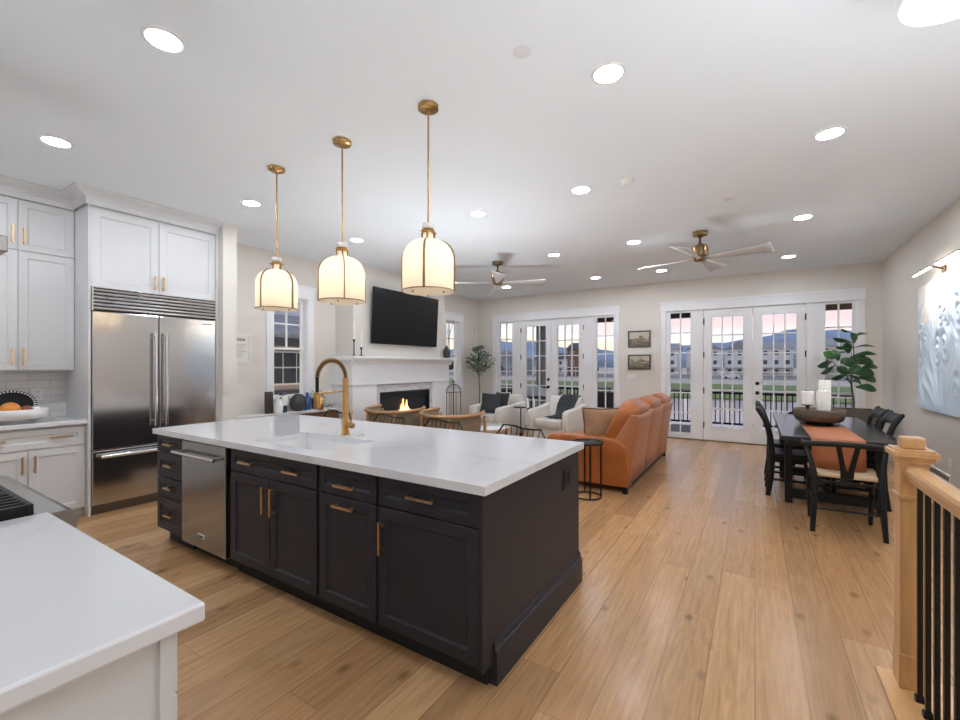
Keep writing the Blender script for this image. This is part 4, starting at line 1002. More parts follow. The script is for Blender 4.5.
for k in range(6):
    tip = (c[0] + rv.uniform(-.05, .12), c[1] + rv.uniform(-.05, .2), c[2] + rv.uniform(.45, .75)); p0_ = (c[0], c[1], c[2] + 0.22)
    mb.tube([p0_, [(p0_[i] + tip[i]) / 2 + rv.uniform(-.02, .02) for i in range(3)], tip], 0.003, 5)
    for q in range(7):
        u = 0.4 + 0.6 * q / 6; p = Vector(p0_).lerp(Vector(tip), u); d = Vector((rv.uniform(-1, 1), rv.uniform(-1, 1), rv.uniform(0, .6))).normalized() * 0.04; s = d.cross(Z).normalized() * 0.01
        mb.add([p, p + d * 0.5 + s, p + d, p + d * 0.5 - s], [(0, 1, 2, 3)])
mb.build('twigs', 'olive_leaf', t)

# fire tools
t = thing('fireplace_tool_set', 'slim dark metal arched fireplace tool stand beside the fireplace', 'fireplace tools', (-5.15, 7.13, 0)); tx, ty = -5.15, 7.13
MB().lathe([(0.12, 0), (0.12, 0.015), (0.02, 0.02), (0.012, 0.03)], 20, (tx, ty, 0)).build('base', 'iron', t)
mb = MB(); pr = 0.14
mb.tube([(tx, ty - pr, 0.25)] + [(tx, ty - pr, 0.9)] + arc((tx, ty, 0.9), pr, PI, 0, 12, plane='yz')[1:] + [(tx, ty + pr, 0.25)], 0.008, 8); mb.tube([(tx, ty, 0.02), (tx, ty, 1.09)], 0.009, 8); mb.tube([(tx, ty - pr, 0.88), (tx, ty + pr, 0.88)], 0.006, 6); mb.tube([(tx, ty - pr, 0.25), (tx, ty + pr, 0.25)], 0.008, 6)
mb.cushion(tx, ty, 1.10, 0.018, 0.018, 0.018, 1, 8)
mb.build('frame', 'iron', t)
for k, (dy, nm) in enumerate(((-0.05, 'poker'), (0.05, 'shovel'), (-0.09, 'brush'))):
    mb = MB(); mb.tube([(tx + 0.03, ty + dy, 0.12), (tx + 0.03, ty + dy, 0.86)], 0.006, 6); mb.tube([(tx + 0.008, ty + dy, 0.86), (tx + 0.03, ty + dy, 0.86)], 0.004, 6); mb.tube([(tx, ty + dy, 0.88), (tx + 0.012, ty + dy, 0.86)], 0.004, 6)
    if nm != 'poker': mb.box(tx + 0.015, ty + dy - 0.03, 0.10, tx + 0.045, ty + dy + 0.03, 0.2, 0.006)
    mb.build(nm, 'iron', t)
t.rotation_euler = (0, 0, -0.9)

# potted olive tree by the second window
ox, oy = -5.48, 8.62
t = thing('olive_tree', 'potted olive tree with a small round crown in the far left corner', 'potted tree', (ox, oy, 0))
MB().lathe([(0.14, 0), (0.17, 0.02), (0.19, 0.40), (0.185, 0.42), (0.172, 0.42), (0.165, 0.36), (0, 0.36)], 24, (ox, oy, 0)).build('pot', 'basket', t)
MB().lathe([(0, 0.365), (0.166, 0.362)], 20, (ox, oy, 0)).build('soil', 'bark', t)
mb = MB(); ro = random.Random(21); crown_c = Vector((ox - 0.02, oy, 1.52)); tips = []
mb.tube([(ox, oy, 0.36), (ox + 0.012, oy, 0.8), (ox - 0.01, oy, 1.15), (ox - 0.02, oy, 1.6), (ox - 0.01, oy, 1.95)], [0.016, 0.014, 0.012, 0.009, 0.003], 7)
for k in range(46):
    z0 = ro.uniform(1.12, 1.85); a = ro.uniform(0, 2 * PI); u = (z0 - 1.12) / 0.7
    L_ = (0.42 * (1 - u * 0.75)) * ro.uniform(0.75, 1.05); p = Vector((ox - 0.015, oy, z0)); q = p + Vector((math.cos(a) * L_, math.sin(a) * L_ * 0.85, L_ * ro.uniform(0.35, 1.0)))
    q.x = max(q.x, XL + 0.05); m_ = p.lerp(q, 0.5) + Vector((0, 0, 0.03)); mb.tube([p, m_, q], [0.005, 0.004, 0.002], 5); tips.append((p, m_, q))
mb.build('trunk', 'bark', t)
mb = MB()
for p, m_, q in tips:
    for k in range(18):
        u = ro.uniform(0.25, 1.05); c = (p.lerp(m_, u * 2) if u < .5 else m_.lerp(q, u * 2 - 1))
        d = Vector((ro.uniform(-1, 1), ro.uniform(-1, 1), ro.uniform(-.3, 1))).normalized(); L_ = ro.uniform(0.05, 0.085); s = d.cross(Vector((ro.uniform(-1, 1), ro.uniform(-1, 1), ro.uniform(-1, 1)))).normalized() * L_ * 0.2
        if min(c.x, (c + d * L_).x) < XL + 0.02: continue
        mb.add([c, c + d * L_ * 0.35 + s, c + d * L_ * 0.7 + s * 0.8, c + d * L_, c + d * L_ * 0.7 - s * 0.8, c + d * L_ * 0.35 - s], [(0, 1, 2, 3), (0, 3, 4, 5)])
mb.build('foliage', 'olive_leaf', t)

# console under the first window, with its ornaments
t = thing('console_cabinet', 'long walnut console with grey top under the left wall window', 'console', (-5.7, 3.8, 0))
MB().box(XL + 0.02, 2.96, 0.725, -5.49, 4.58, 0.755, 0.004).build('top', 'stone_top', t)
MB().box(XL + 0.03, 2.98, 0.08, -5.53, 4.56, 0.725).build('carcass', 'console_wood', t)
for k in range(3):
    y0 = 2.985 + k * 0.525
    for z0, z1 in ((0.50, 0.715), (0.09, 0.49)):
        d = MB().box(-5.53, y0 + 0.004, z0, -5.512, y0 + 0.521, z1, 0.003).build('drawer' if z0 > 0.3 else 'door', 'console_wood', t)
        MB().tube([(-5.495, y0 + 0.2, z1 - 0.05), (-5.495, y0 + 0.32, z1 - 0.05)], 0.005, 6).build('handle', 'bronze', d)
for y in (3.05, 4.49):
    for x in (-5.84, -5.57): MB().box(x - 0.02, y - 0.02, 0, x + 0.02, y + 0.02, 0.08).build('leg', 'black', t)
TZ = 0.755
t = thing('photo_block', 'tall dark brown block standing at the left of the console ornaments', 'ornament', (-5.70, 3.515, TZ))
MB().box(-5.735, 3.475, TZ, -5.665, 3.565, TZ + 0.30, 0.004).build('block', 'dark_brown', t); MB().box(-5.665, 3.49, TZ + 0.03, -5.660, 3.55, TZ + 0.27).build('panel', 'dark_ceramic', t)
t = thing('bird_figurine', 'white ceramic penguin-shaped figurine on the console beside the dark block', 'figurine', (-5.60, 3.60, TZ)); c = (-5.60, 3.60, TZ)
MB().lathe([(0.0, 0.0), (0.045, 0.0), (0.06, 0.04), (0.062, 0.10), (0.045, 0.165), (0.03, 0.19), (0.034, 0.215), (0.026, 0.24), (0.0, 0.25)], 20, c).build('body', 'ceramic', t)
mb = MB(); mb.lathe([(0.006, 0), (0.012, 0.02), (0.0, 0.06)], 8, (0, 0, 0)); on(Matrix.Translation((c[0] + 0.028, c[1], c[2] + 0.215)) @ Matrix.Rotation(PI / 2, 4, 'Y'), mb).build('beak', 'black', t)
t = thing('vase', 'navy vase with white glaze on its shoulder, right of the white penguin', 'vase', (-5.66, 3.71, TZ)); c = (-5.66, 3.71, TZ)
MB().lathe([(0.05, 0), (0.055, 0.01), (0.05, 0.12), (0.062, 0.20), (0.055, 0.25), (0.03, 0.275), (0.028, 0.29), (0.022, 0.29), (0.018, 0.27), (0, 0.27)], 20, c).build('vase', 'navy', t)
MB().lathe([(0.0555, 0.10), (0.0575, 0.15), (0.0655, 0.20), (0.0585, 0.245)], 20, (c[0] + 0.003, c[1] + 0.004, c[2])).build('glaze', 'ceramic', t)
single('vase', MB().lathe([(0.06, 0), (0.10, 0.04), (0.118, 0.10), (0.115, 0.16), (0.085, 0.215), (0.05, 0.235), (0.05, 0.245), (0.042, 0.245), (0.04, 0.225), (0, 0.22)], 28, (-5.68, 3.965, TZ)), 'dark_ceramic', 'round charcoal vase in the middle of the console under the window', 'vase', (-5.68, 3.965, TZ))
single('bottle', MB().lathe([(0.045, 0), (0.05, 0.01), (0.05, 0.16), (0.02, 0.21), (0.018, 0.26), (0.014, 0.26), (0, 0.255)], 18, (-5.70, 4.13, TZ)), 'blue_ceramic', 'blue glazed bottle on the console, left of the trailing plant', 'bottle', (-5.70, 4.13, TZ))
t = thing('potted_plant', 'dark green trailing plant in a dark pot on the right of the console', 'potted plant', (-5.74, 4.33, TZ)); c = Vector((-5.74, 4.33, TZ))
MB().lathe([(0.06, 0), (0.075, 0.02), (0.08, 0.15), (0.072, 0.15), (0.07, 0.12), (0, 0.12)], 20, c).build('pot', 'green_glass', t)
mb = MB(); rp = random.Random(9)
for k in range(70):
    a = rp.uniform(0, 2 * PI); r = rp.uniform(0.03, 0.16); h = 0.28 - r * r * 9 + rp.uniform(-.03, .03); h = max(h, 0.05)
    p = c + Vector((min(0.14, math.cos(a) * r), math.sin(a) * r, h)); d = Vector((math.cos(a), math.sin(a), rp.uniform(-.8, .4))).normalized() * 0.055; s = d.cross(Z).normalized() * 0.018
    mb.add([p, p + d * 0.5 + s, p + d, p + d * 0.5 - s], [(0, 1, 2, 3)])
for k in range(14):
    p = c + Vector((0.03 * (k % 3), 0.10 + 0.012 * k, 0.02 + 0.02 * (k % 2))); d = Vector((0.02, 0.05, 0.012)); s = Vector((0.02, -0.01, 0.01)); mb.add([p, p + d * 0.5 + s, p + d, p + d * 0.5 - s], [(0, 1, 2, 3)])
mb.build('foliage', 'green_glass', t)
single('cup', MB().lathe([(0.05, 0), (0.055, 0.005), (0.055, 0.19), (0.049, 0.19), (0.047, 0.02), (0, 0.015)], 20, (-5.54, 4.235, TZ)), 'brass', 'tall gold cup in front of the trailing plant on the console', 'cup', (-5.54, 4.235, TZ))
# framed print by the wing wall
t = thing('framed_print', 'small pale framed print beside the wing wall, left of the window', 'picture', (XL, 3.23, 1.65))
mb = MB(); 
for a in ((3.06, 1.46, 3.085, 1.845), (3.345, 1.46, 3.37, 1.845), (3.085, 1.46, 3.345, 1.485), (3.085, 1.82, 3.345, 1.845)): mb.box(XL, a[0], a[1], XL + 0.022, a[2], a[3])
mb.build('frame', 'plastic', t); MB().box(XL, 3.085, 1.485, XL + 0.012, 3.345, 1.82).build('print', 'paper', t)
mb = MB()
for k in range(6): mb.box(XL + 0.012, 3.13 + k * 0.028, 1.755, XL + 0.0125, 3.15 + k * 0.028, 1.785)
for k in range(6): mb.box(XL + 0.012, 3.13, 1.70 - k * 0.03, XL + 0.0125, 3.30 - 0.02 * (k % 3), 1.704 - k * 0.03)
mb.build('lettering', 'ink', t)

# sofa seen from behind
t = thing('sofa', 'three-seat cognac leather sofa seen from behind, in the middle of the room', 'sofa', (-1.65, 6.12, 0))
y0, y1 = 4.885, 7.36; aw = 0.20
MB().box(-2.10, y0 + 0.03, 0.09, -1.22, y1 - 0.03, 0.34, 0.02).build('base', 'leather', t)
for a, b_ in ((y0, y0 + aw), (y1 - aw, y1)):
    pts = [(-2.16, 0.07), (-2.16, 0.50), (-2.14, 0.56), (-2.08, 0.595), (-1.95, 0.605), (-1.40, 0.605), (-1.29, 0.585), (-1.21, 0.53), (-1.185, 0.46), (-1.175, 0.30), (-1.175, 0.07)]
    mb = MB(); bm = bmesh.new(); n_ = len(pts)
    v0 = [bm.verts.new((p[0], a, p[1])) for p in pts]; v1 = [bm.verts.new((p[0], b_, p[1])) for p in pts]
    bm.faces.new(v0[::-1] if False else v0); bm.faces.new(v1[::-1])
    for i in range(n_): j = (i + 1) % n_; bm.faces.new((v0[i], v1[i], v1[j], v0[j]))
    bmesh.ops.recalc_face_normals(bm, faces=bm.faces[:])
    rim = [e for e in bm.edges if abs(e.verts[0].co.y - e.verts[1].co.y) < 1e-5]
    bmesh.ops.bevel(bm, geom=rim, offset=0.022, segments=3, affect='EDGES', profile=0.5)
    mb.take(bm, True); mb.build('armrest', 'leather', t)
ys = [y0 + aw + (y1 - y0 - 2 * aw) * k / 3 for k in range(4)]
ysb = [y0 + 0.045 + (y1 - y0 - 0.09) * k / 3 for k in range(4)]
for k in range(3):
    a, b_ = ys[k] + 0.004, ys[k + 1] - 0.004
    MB().cushion(-1.82, (a + b_) / 2, 0.41, 0.33, (b_ - a) / 2, 0.09, 0.28, 12).build('seat_cushion', 'leather', t)
    # reclining back: outer shell and the padded headrest above it
    a, b_ = ysb[k] + 0.003, ysb[k + 1] - 0.003
    bm = bmesh.new(); pts = [(-1.175, 0.10), (-1.155, 0.30), (-1.125, 0.55), (-1.085, 0.80), (-1.075, 0.855), (-1.10, 0.875), (-1.16, 0.87), (-1.42, 0.45), (-1.42, 0.10)]
    v0 = [bm.verts.new((p[0], a, p[1])) for p in pts]; v1 = [bm.verts.new((p[0], b_, p[1])) for p in pts]
    bm.faces.new(v0); bm.faces.new(v1[::-1])
    for i in range(len(pts)): j = (i + 1) % len(pts); bm.faces.new((v0[i], v1[i], v1[j], v0[j]))
    bmesh.ops.recalc_face_normals(bm, faces=bm.faces[:])
    bmesh.ops.bevel(bm, geom=[e for e in bm.edges if abs(e.verts[0].co.y - e.verts[1].co.y) < 1e-5], offset=0.016, segments=3, affect='EDGES', profile=0.5)
    MB().take(bm, True).build('back_shell', 'leather_back', t)
    rot = Matrix.Rotation(math.radians(27), 4, 'Y')
    MB().cushion(-1.285, (a + b_) / 2, 0.745, 0.128, (b_ - a) / 2 - 0.004, 0.275, 0.42, 14, mtx=rot).build('back_cushion', 'leather', t)
for x, y in ((-2.08, y0 + 0.06), (-1.21, y0 + 0.03), (-2.08, y1 - 0.06), (-1.21, y1 - 0.06)):
    MB().box(x - 0.025, y - 0.02, 0, x + 0.025, y + 0.02, 0.09).build('foot', 'black', t)
mb = MB()
mb.box(-1.24, y0 + 0.10, 0.03, -1.20, y1 - 0.10, 0.10); mb.build('mechanism', 'black', t)
def pillow(name, label, c, w, h, d, m, rot, trim=None, tilt=0.0, yaw=0.0):
    t = thing(name, label, 'pillow', (0, 0, 0)); mb = MB(); n = 14; top = []; bot = []
    for i in range(n + 1):
        rt, rb = [], []
        for j in range(n + 1):
            u, v = i / n * 2 - 1, j / n * 2 - 1
            k = (1 - abs(u) ** 2.6) * (1 - abs(v) ** 2.6); pz = d / 2 * max(0, k) ** 0.55
            cu = 1 - 0.08 * (1 - abs(v)) * abs(u); cv = 1 - 0.08 * (1 - abs(u)) * abs(v)
            x, z = u * w / 2 * cu, v * h / 2 * cv
            rt.append((x, -pz, z)); rb.append((x, pz, z))
        top.append(rt); bot.append(rb[::-1])
    mb.sheet(top); mb.sheet(bot); cover = mb.build('cover', m, t)
    if trim:
        ed = [top[0][j] for j in range(n)] + [top[i][n] for i in range(n)] + [top[n][j] for j in range(n, 0, -1)] + [top[i][0] for i in range(n, 0, -1)]
        MB().tube(ed, 0.011, 6, closed=True).build('edging', trim, t)
    t.location = c; t.rotation_euler = rot
    return t
pillow('throw_pillow', 'brown throw pillow with dark edging leaning on the near end of the leather sofa', (-1.56, 5.24, 0.69), 0.46, 0.43, 0.19, 'brown_cloth', (math.radians(-14), 0, math.radians(28)), 'dark_brown')

# thin round side table by the island
sx_, sy_ = -1.535, 4.60
t = thing('side_table', 'small black metal drum side table standing before the leather sofa arm', 'side table', (sx_, sy_, 0))
MB().lathe([(0.0, 0.575), (0.165, 0.575), (0.168, 0.58), (0.168, 0.60), (0.162, 0.60), (0.160, 0.585), (0, 0.585)], 36, (sx_, sy_, 0)).build('tray_top', 'iron', t)
for k in range(4):
    a = k * PI / 2 + 0.52; p = (sx_ + 0.145 * math.cos(a), sy_ + 0.145 * math.sin(a)); MB().box(p[0] - 0.008, p[1] - 0.008, 0.01, p[0] + 0.008, p[1] + 0.008, 0.577).build('leg', 'iron', t)
mb = MB(); mb.tube(arc((sx_, sy_, 0.009), 0.146, 0, 2 * PI * 35 / 36, 35), 0.009, 6, closed=True); mb.build('base_ring', 'iron', t)

# armchairs in front of the left doors
def make_armchair(label):
    t = thing('armchair', label, 'armchair', (0, 0, 0))     # faces -Y
    MB().box(-0.41, -0.36, 0.06, 0.41, 0.38, 0.30, 0.02).build('base', 'linen', t)
    MB().cushion(0, -0.09, 0.365, 0.295, 0.33, 0.085, 0.3, 12).build('seat_cushion', 'white_leather', t)
    for s in (-1, 1):
        pts = [(-0.40, 0.06), (-0.40, 0.54), (-0.37, 0.595), (-0.30, 0.615), (0.0, 0.64), (0.36, 0.70), (0.40, 0.70), (0.40, 0.06)]
        bm = bmesh.new(); v0 = [bm.verts.new((s * 0.425, p[0], p[1])) for p in pts]; v1 = [bm.verts.new((s * 0.30, p[0], p[1])) for p in pts]
        bm.faces.new(v0); bm.faces.new(v1[::-1])
        for i in range(len(pts)): j = (i + 1) % len(pts); bm.faces.new((v0[i], v1[i], v1[j], v0[j]))
        bmesh.ops.recalc_face_normals(bm, faces=bm.faces[:])
        bmesh.ops.bevel(bm, geom=[e for e in bm.edges if abs(e.verts[0].co.x - e.verts[1].co.x) < 1e-5], offset=0.025, segments=3, affect='EDGES', profile=0.5)
        MB().take(bm, True).build('armrest', 'linen', t)
    g = []
    mb = MB(); bm = bmesh.new(); pts = [(0.18, 0.40), (0.30, 0.80), (0.345, 0.83), (0.40, 0.82), (0.425, 0.78), (0.41, 0.06), (0.22, 0.06)]
    v0 = [bm.verts.new((-0.33, p[0], p[1])) for p in pts]; v1 = [bm.verts.new((0.33, p[0], p[1])) for p in pts]
    bm.faces.new(v0); bm.faces.new(v1[::-1])
    for i in range(len(pts)): j = (i + 1) % len(pts); bm.faces.new((v0[i], v1[i], v1[j], v0[j]))
    bmesh.ops.recalc_face_normals(bm, faces=bm.faces[:])
    bmesh.ops.bevel(bm, geom=[e for e in bm.edges if abs(e.verts[0].co.x - e.verts[1].co.x) < 1e-5], offset=0.025, segments=3, affect='EDGES', profile=0.5)
    mb.take(bm, True); mb.build('backrest', 'linen', t)
    for x in (-0.36, 0.36):
        for y in (-0.32, 0.33): MB().box(x - 0.025, y - 0.025, 0, x + 0.025, y + 0.025, 0.06).build('foot', 'black', t)
    return t
ac = make_armchair('cream armchair nearer the sofa, with a charcoal throw over its back'); ac.location = (-3.12, 7.62, 0); ac.rotation_euler = (0, 0, math.radians(-6))
dup(ac, (-4.42, 7.62, 0), math.radians(-13), 'cream armchair by the olive tree, holding two charcoal pillows')
pillow('throw_pillow', 'charcoal fringed pillow in front on the cream armchair by the olive tree', (-4.52, 7.55, 0.655), 0.46, 0.42, 0.15, 'charcoal_cloth', (math.radians(-16), 0, math.radians(4)))
pillow('throw_pillow', 'charcoal pillow with pale stripe behind the front pillow on the armchair', (-4.36, 7.70, 0.66), 0.44, 0.44, 0.11, 'charcoal_cloth', (math.radians(-12), 0, math.radians(-20)), 'linen')
# throw over the right armchair
def drape(label, cx, cy, rz):
    rt = random.Random(5); g = []
    prof = [(-0.20, 0.475), (-0.06, 0.478), (0.10, 0.49), (0.19, 0.545), (0.235, 0.66), (0.28, 0.80), (0.33, 0.862), (0.40, 0.85), (0.44, 0.79), (0.445, 0.62)]
    for i in range(13):
        u = i / 12; row = []
        for j, (y, z) in enumerate(prof):
            x = -0.10 + u * 0.36 + 0.03 * math.sin(j * 1.3) + 0.05 * (j - 4) / 5
            row.append((x, y + 0.012 * math.sin(u * 9 + j) * (1 if j < 8 else 0) - (0.03 if j == 0 and i % 2 else 0), z + 0.010 * math.sin(u * 17)))
        g.append(row)
    t = thing('throw_blanket', label, 'blanket', (0, 0, 0))
    MB().sheet(g, -0.012).build('cloth', 'charcoal_cloth', t)
    mb = MB()
    for i in range(26):
        u = i / 25; x = -0.10 + u * 0.36 - 0.04; mb.tube([(x, -0.20, 0.482), (x + rt.uniform(-.01, .01), -0.25, 0.472)], 0.004, 4)
    mb.build('fringe', 'charcoal_cloth', t)
    t.location = (cx, cy, 0); t.rotation_euler = (0, 0, rz)
drape('charcoal fringed throw draped over the cream armchair nearer the sofa', -3.12, 7.62, math.radians(-6))

# little black drink table between the armchairs
dx, dy = -3.80, 7.42
t = thing('drink_table', 'slim black metal drink table between the two cream armchairs', 'side table', (dx, dy, 0))
MB().lathe([(0.0, 0.615), (0.13, 0.615), (0.13, 0.63), (0.0, 0.63)], 28, (dx, dy, 0)).build('top', 'iron', t)
MB().tube([(dx + 0.02, dy, 0.01), (dx + 0.02, dy, 0.616)], 0.011, 8).build('stem', 'iron', t)
MB().lathe([(0.12, 0), (0.12, 0.012), (0.0, 0.014)], 28, (dx, dy, 0)).build('base', 'iron', t)
# coffee table
kx, ky = -3.82, 6.12
t = thing('coffee_table', 'round coffee table with white marble top, in front of the cream armchairs', 'coffee table', (kx, ky, 0))
MB().lathe([(0.0, 0.40), (0.43, 0.40), (0.44, 0.405), (0.44, 0.418), (0.0, 0.42)], 48, (kx, ky, 0)).build('top', 'quartz', t)
MB().lathe([(0.40, 0.35), (0.445, 0.35), (0.445, 0.40), (0.40, 0.40), (0.40, 0.35)], 48, (kx, ky, 0)).build('apron', 'ash_wood', t)
for k in range(4):
    a = k * PI / 2 + .4; MB().tube([(kx + 0.33 * math.cos(a), ky + 0.33 * math.sin(a), 0), (kx + 0.40 * math.cos(a), ky + 0.40 * math.sin(a), 0.36)], [0.018, 0.025], 10).build('leg', 'ash_wood', t)

# barrel chairs in bent wood
def make_barrel(label):
    t = thing('barrel_chair', label, 'chair', (0, 0, 0))      # faces +Y, back towards -Y
    def P(a, r, z): return (r * math.cos(a) * 1.05, r * math.sin(a) * 0.95, z)
    A0, A1, n = math.radians(152), math.radians(388), 30
    rail = []; 
    for i in range(n + 1):
        u = i / n; a = A0 + (A1 - A0) * u; rail.append(P(a, 0.41, 0.715 + 0.035 * abs(2 * u - 1) ** 1.5))
    fr = [(rail[0][0] * 0.96, rail[0][1] + 0.03, 0.0), (rail[0][0], rail[0][1] + 0.03, 0.60), (rail[0][0], rail[0][1] + 0.025, 0.70)]
    fl = [(rail[-1][0], rail[-1][1] + 0.025, 0.70), (rail[-1][0], rail[-1][1] + 0.03, 0.60), (rail[-1][0] * 0.96, rail[-1][1] + 0.03, 0.0)]
    MB().tube(rail, 0.024, 10).build('top_rail', 'ash_wood', t)
    MB().tube(fr, [0.018, 0.022, 0.022], 10).build('leg', 'ash_wood', t); MB().tube(fl, [0.022, 0.022, 0.018], 10).build('leg', 'ash_wood', t)
    for a in (math.radians(238), math.radians(302)):
        MB().tube([P(a, 0.40, 0.0), P(a, 0.41, 0.70)], [0.016, 0.02], 10).build('leg', 'ash_wood', t)
    g = []
    for i in range(n + 1):
        u = i / n; a = A0 + 0.1 + (A1 - A0 - 0.2) * u; zt = 0.70 + 0.03 * abs(2 * u - 1) ** 1.5
        g.append([P(a, 0.375, zt), P(a, 0.39, 0.62), P(a, 0.375, 0.50), P(a, 0.36, 0.34)])
    MB().sheet(g, 0.03).build('back_panel', 'olive_cloth', t)
    MB().cushion(0, 0.03, 0.40, 0.36, 0.36, 0.085, 0.6, 12).build('seat_cushion', 'olive_cloth', t)
    MB().lathe([(0.34, 0.27), (0.36, 0.28), (0.36, 0.32), (0.34, 0.33)], 30, (0, 0.02, 0)).build('seat_frame', 'ash_wood', t)
    return t
bc = make_barrel('bent-wood barrel chair with taupe fabric back, left one of the two before the fireplace'); bc.scale = (1.07, 1.07, 1.03); bc.location = (-4.70, 4.96, 0); bc.rotation_euler = (0, 0, math.radians(8))
dup(bc, (-3.61, 4.96, 0), math.radians(-4), 'bent-wood barrel chair with taupe fabric back, the one nearer the leather sofa')

# wire-backed counter stools behind the island
def make_stool(label):
    t = thing('counter_stool', label, 'stool', (0, 0, 0))       # seat at the origin, back towards +Y
    MB().cushion(0, 0.0, 0.655, 0.20, 0.19, 0.03, 0.4, 10).build('seat', 'dark_brown', t)
    for x in (-1, 1):
        for y in (-1, 1): MB().tube([(x * 0.21, y * 0.20, 0), (x * 0.16, y * 0.155, 0.632)], 0.009, 8).build('leg', 'iron', t)
    mb = MB(); q = [(-0.193, -0.185), (0.193, -0.185), (0.193, 0.185), (-0.193, 0.185)]
    for i in range(4): mb.tube([(*q[i], 0.22), (*q[(i + 1) % 4], 0.22)], 0.007, 6)
    mb.build('footrest', 'iron', t)
    mb = MB(); top = [(-0.245, 0.13, 0.66), (-0.215, 0.20, 0.86), (-0.165, 0.235, 0.945), (-0.08, 0.255, 0.938), (0.0, 0.262, 0.918), (0.10, 0.255, 0.918), (0.165, 0.235, 0.928), (0.215, 0.20, 0.86), (0.245, 0.13, 0.66)]
    mb.tube(top, 0.0075, 8)
    for k in range(7):
        x = -0.135 + k * 0.045; mb.tube([(x * 1.1, 0.245, 0.925), (x * 0.85, 0.17, 0.64)], 0.004, 5)
    mb.build('wire_back', 'iron', t)
    return t
st = make_stool('black wire-backed counter stool farthest along the island, left of the tap'); st.location = (-3.70, 2.83, 0)
for x, lb in ((-2.95, 'black wire-backed counter stool just right of the tap, second from the far end'), (-2.31, 'black wire-backed counter stool in front of the right barrel chair'), (-1.55, 'black wire-backed counter stool nearest the leather sofa')):
    dup(st, (x, 2.83, 0), 0, lb)

# pictures and switches on the far wall
def picture(label, x0, x1, z0, z1, seed):
    t = thing('framed_picture', label, 'picture', ((x0 + x1) / 2, YF, (z0 + z1) / 2)); mb = MB(); f = 0.025
    for a in ((x0, z0, x0 + f, z1), (x1 - f, z0, x1, z1), (x0 + f, z0, x1 - f, z0 + f), (x0 + f, z1 - f, x1 - f, z1)): mb.box(a[0], YF - 0.03, a[1], a[2], YF, a[3])
    mb.build('frame', 'frame_dark', t); M['pic%d' % seed] = picture_mat('sepia_landscape_%d' % seed, seed)
    MB().box(x0 + f, YF - 0.016, z0 + f, x1 - f, YF, z1 - f).build('landscape', 'pic%d' % seed, t)
picture('dark framed sepia landscape, upper of two on the far wall', -2.208, -1.766, 1.795, 2.125, 1)
picture('dark framed sepia landscape, lower of two on the far wall', -2.208, -1.766, 1.340, 1.640, 2)
t = thing('light_switch', 'white switch plate on the far wall below the two pictures', 'switch', (-2.13, YF, 1.17))
MB().box(-2.23, YF - 0.006, 1.11, -2.03, YF, 1.235, 0.003).build('plate', 'plastic', t)
for k in range(3): MB().box(-2.20 + k * 0.055, YF - 0.010, 1.14, -2.165 + k * 0.055, YF - 0.006, 1.205, 0.002).build('rocker', 'plastic', t)
t = thing('motion_sensor', 'small white sensor high in the far left corner', 'sensor', (-5.86, 9.0, 2.33))
MB().cushion(XL + 0.025, 9.05, 2.35, 0.025, 0.04, 0.055, 0.5, 8).build('housing', 'plastic', t)
# ------------------------------------------------------------------ dining end
t = thing('dining_table', 'long black wooden dining table on trestle legs by the right wall', 'table', (0.65, 6.1, 0))
TX0, TX1, TY0, TY1 = 0.21, 1.09, 4.976, 7.20
MB().box(TX0, TY0, 0.71, TX1, TY1, 0.76, 0.006).build('top', 'table_wood', t)
mb = MB(); mb.box(TX0 + 0.05, TY0 + 0.05, 0.665, TX1 - 0.05, TY1 - 0.05, 0.71); mb.build('apron', 'black_wood', t)
for y in (5.50, 6.68):
    for x in (0.262, 0.975): MB().box(x, y, 0, x + 0.065, y + 0.075, 0.667, 0.004).build('leg', 'black_wood', t)
    MB().box(0.30, y + 0.015, 0.05, 0.99, y + 0.06, 0.15).build('crossbar', 'black_wood', t)
MB().box(0.60, 5.55, 0.07, 0.66, 6.72, 0.13).build('stretcher', 'black_wood', t)
t = thing('table_runner', 'rust leather runner lying along the black dining table and hanging over its end', 'table runner', (0.66, 6.0, 0.76))
g = [[(x, y, z) for x in (0.435, 0.53, 0.625, 0.72, 0.815)] for y, z in ((6.05, 0.7625), (5.6, 0.7625), (5.2, 0.7625), (4.985, 0.7625), (4.968, 0.755), (4.9645, 0.72), (4.963, 0.60), (4.955, 0.49))]
MB().sheet(g, -0.004).build('near_half', 'runner', t)
g = [[(x, y, 0.7622) for x in (0.435, 0.625, 0.815)] for y in (7.185, 6.7, 6.05)]
MB().sheet(g, -0.003).build('far_half', 'runner_dark', t)
bx, by = 0.60, 6.10
t = thing('footed_bowl', 'wide weathered wooden bowl on a black foot, centre of the dining table', 'bowl', (bx, by, 0.766))
MB().lathe([(0.13, 0.0), (0.135, 0.025), (0.11, 0.035)], 32, (bx, by, 0.7665)).build('foot', 'black', t)
MB().lathe([(0.11, 0.035), (0.19, 0.038), (0.215, 0.055), (0.232, 0.10), (0.236, 0.165), (0.225, 0.172), (0.215, 0.165), (0.21, 0.12), (0.0, 0.112)], 44, (bx, by, 0.7665)).build('bowl', 'bowl_wood', t)
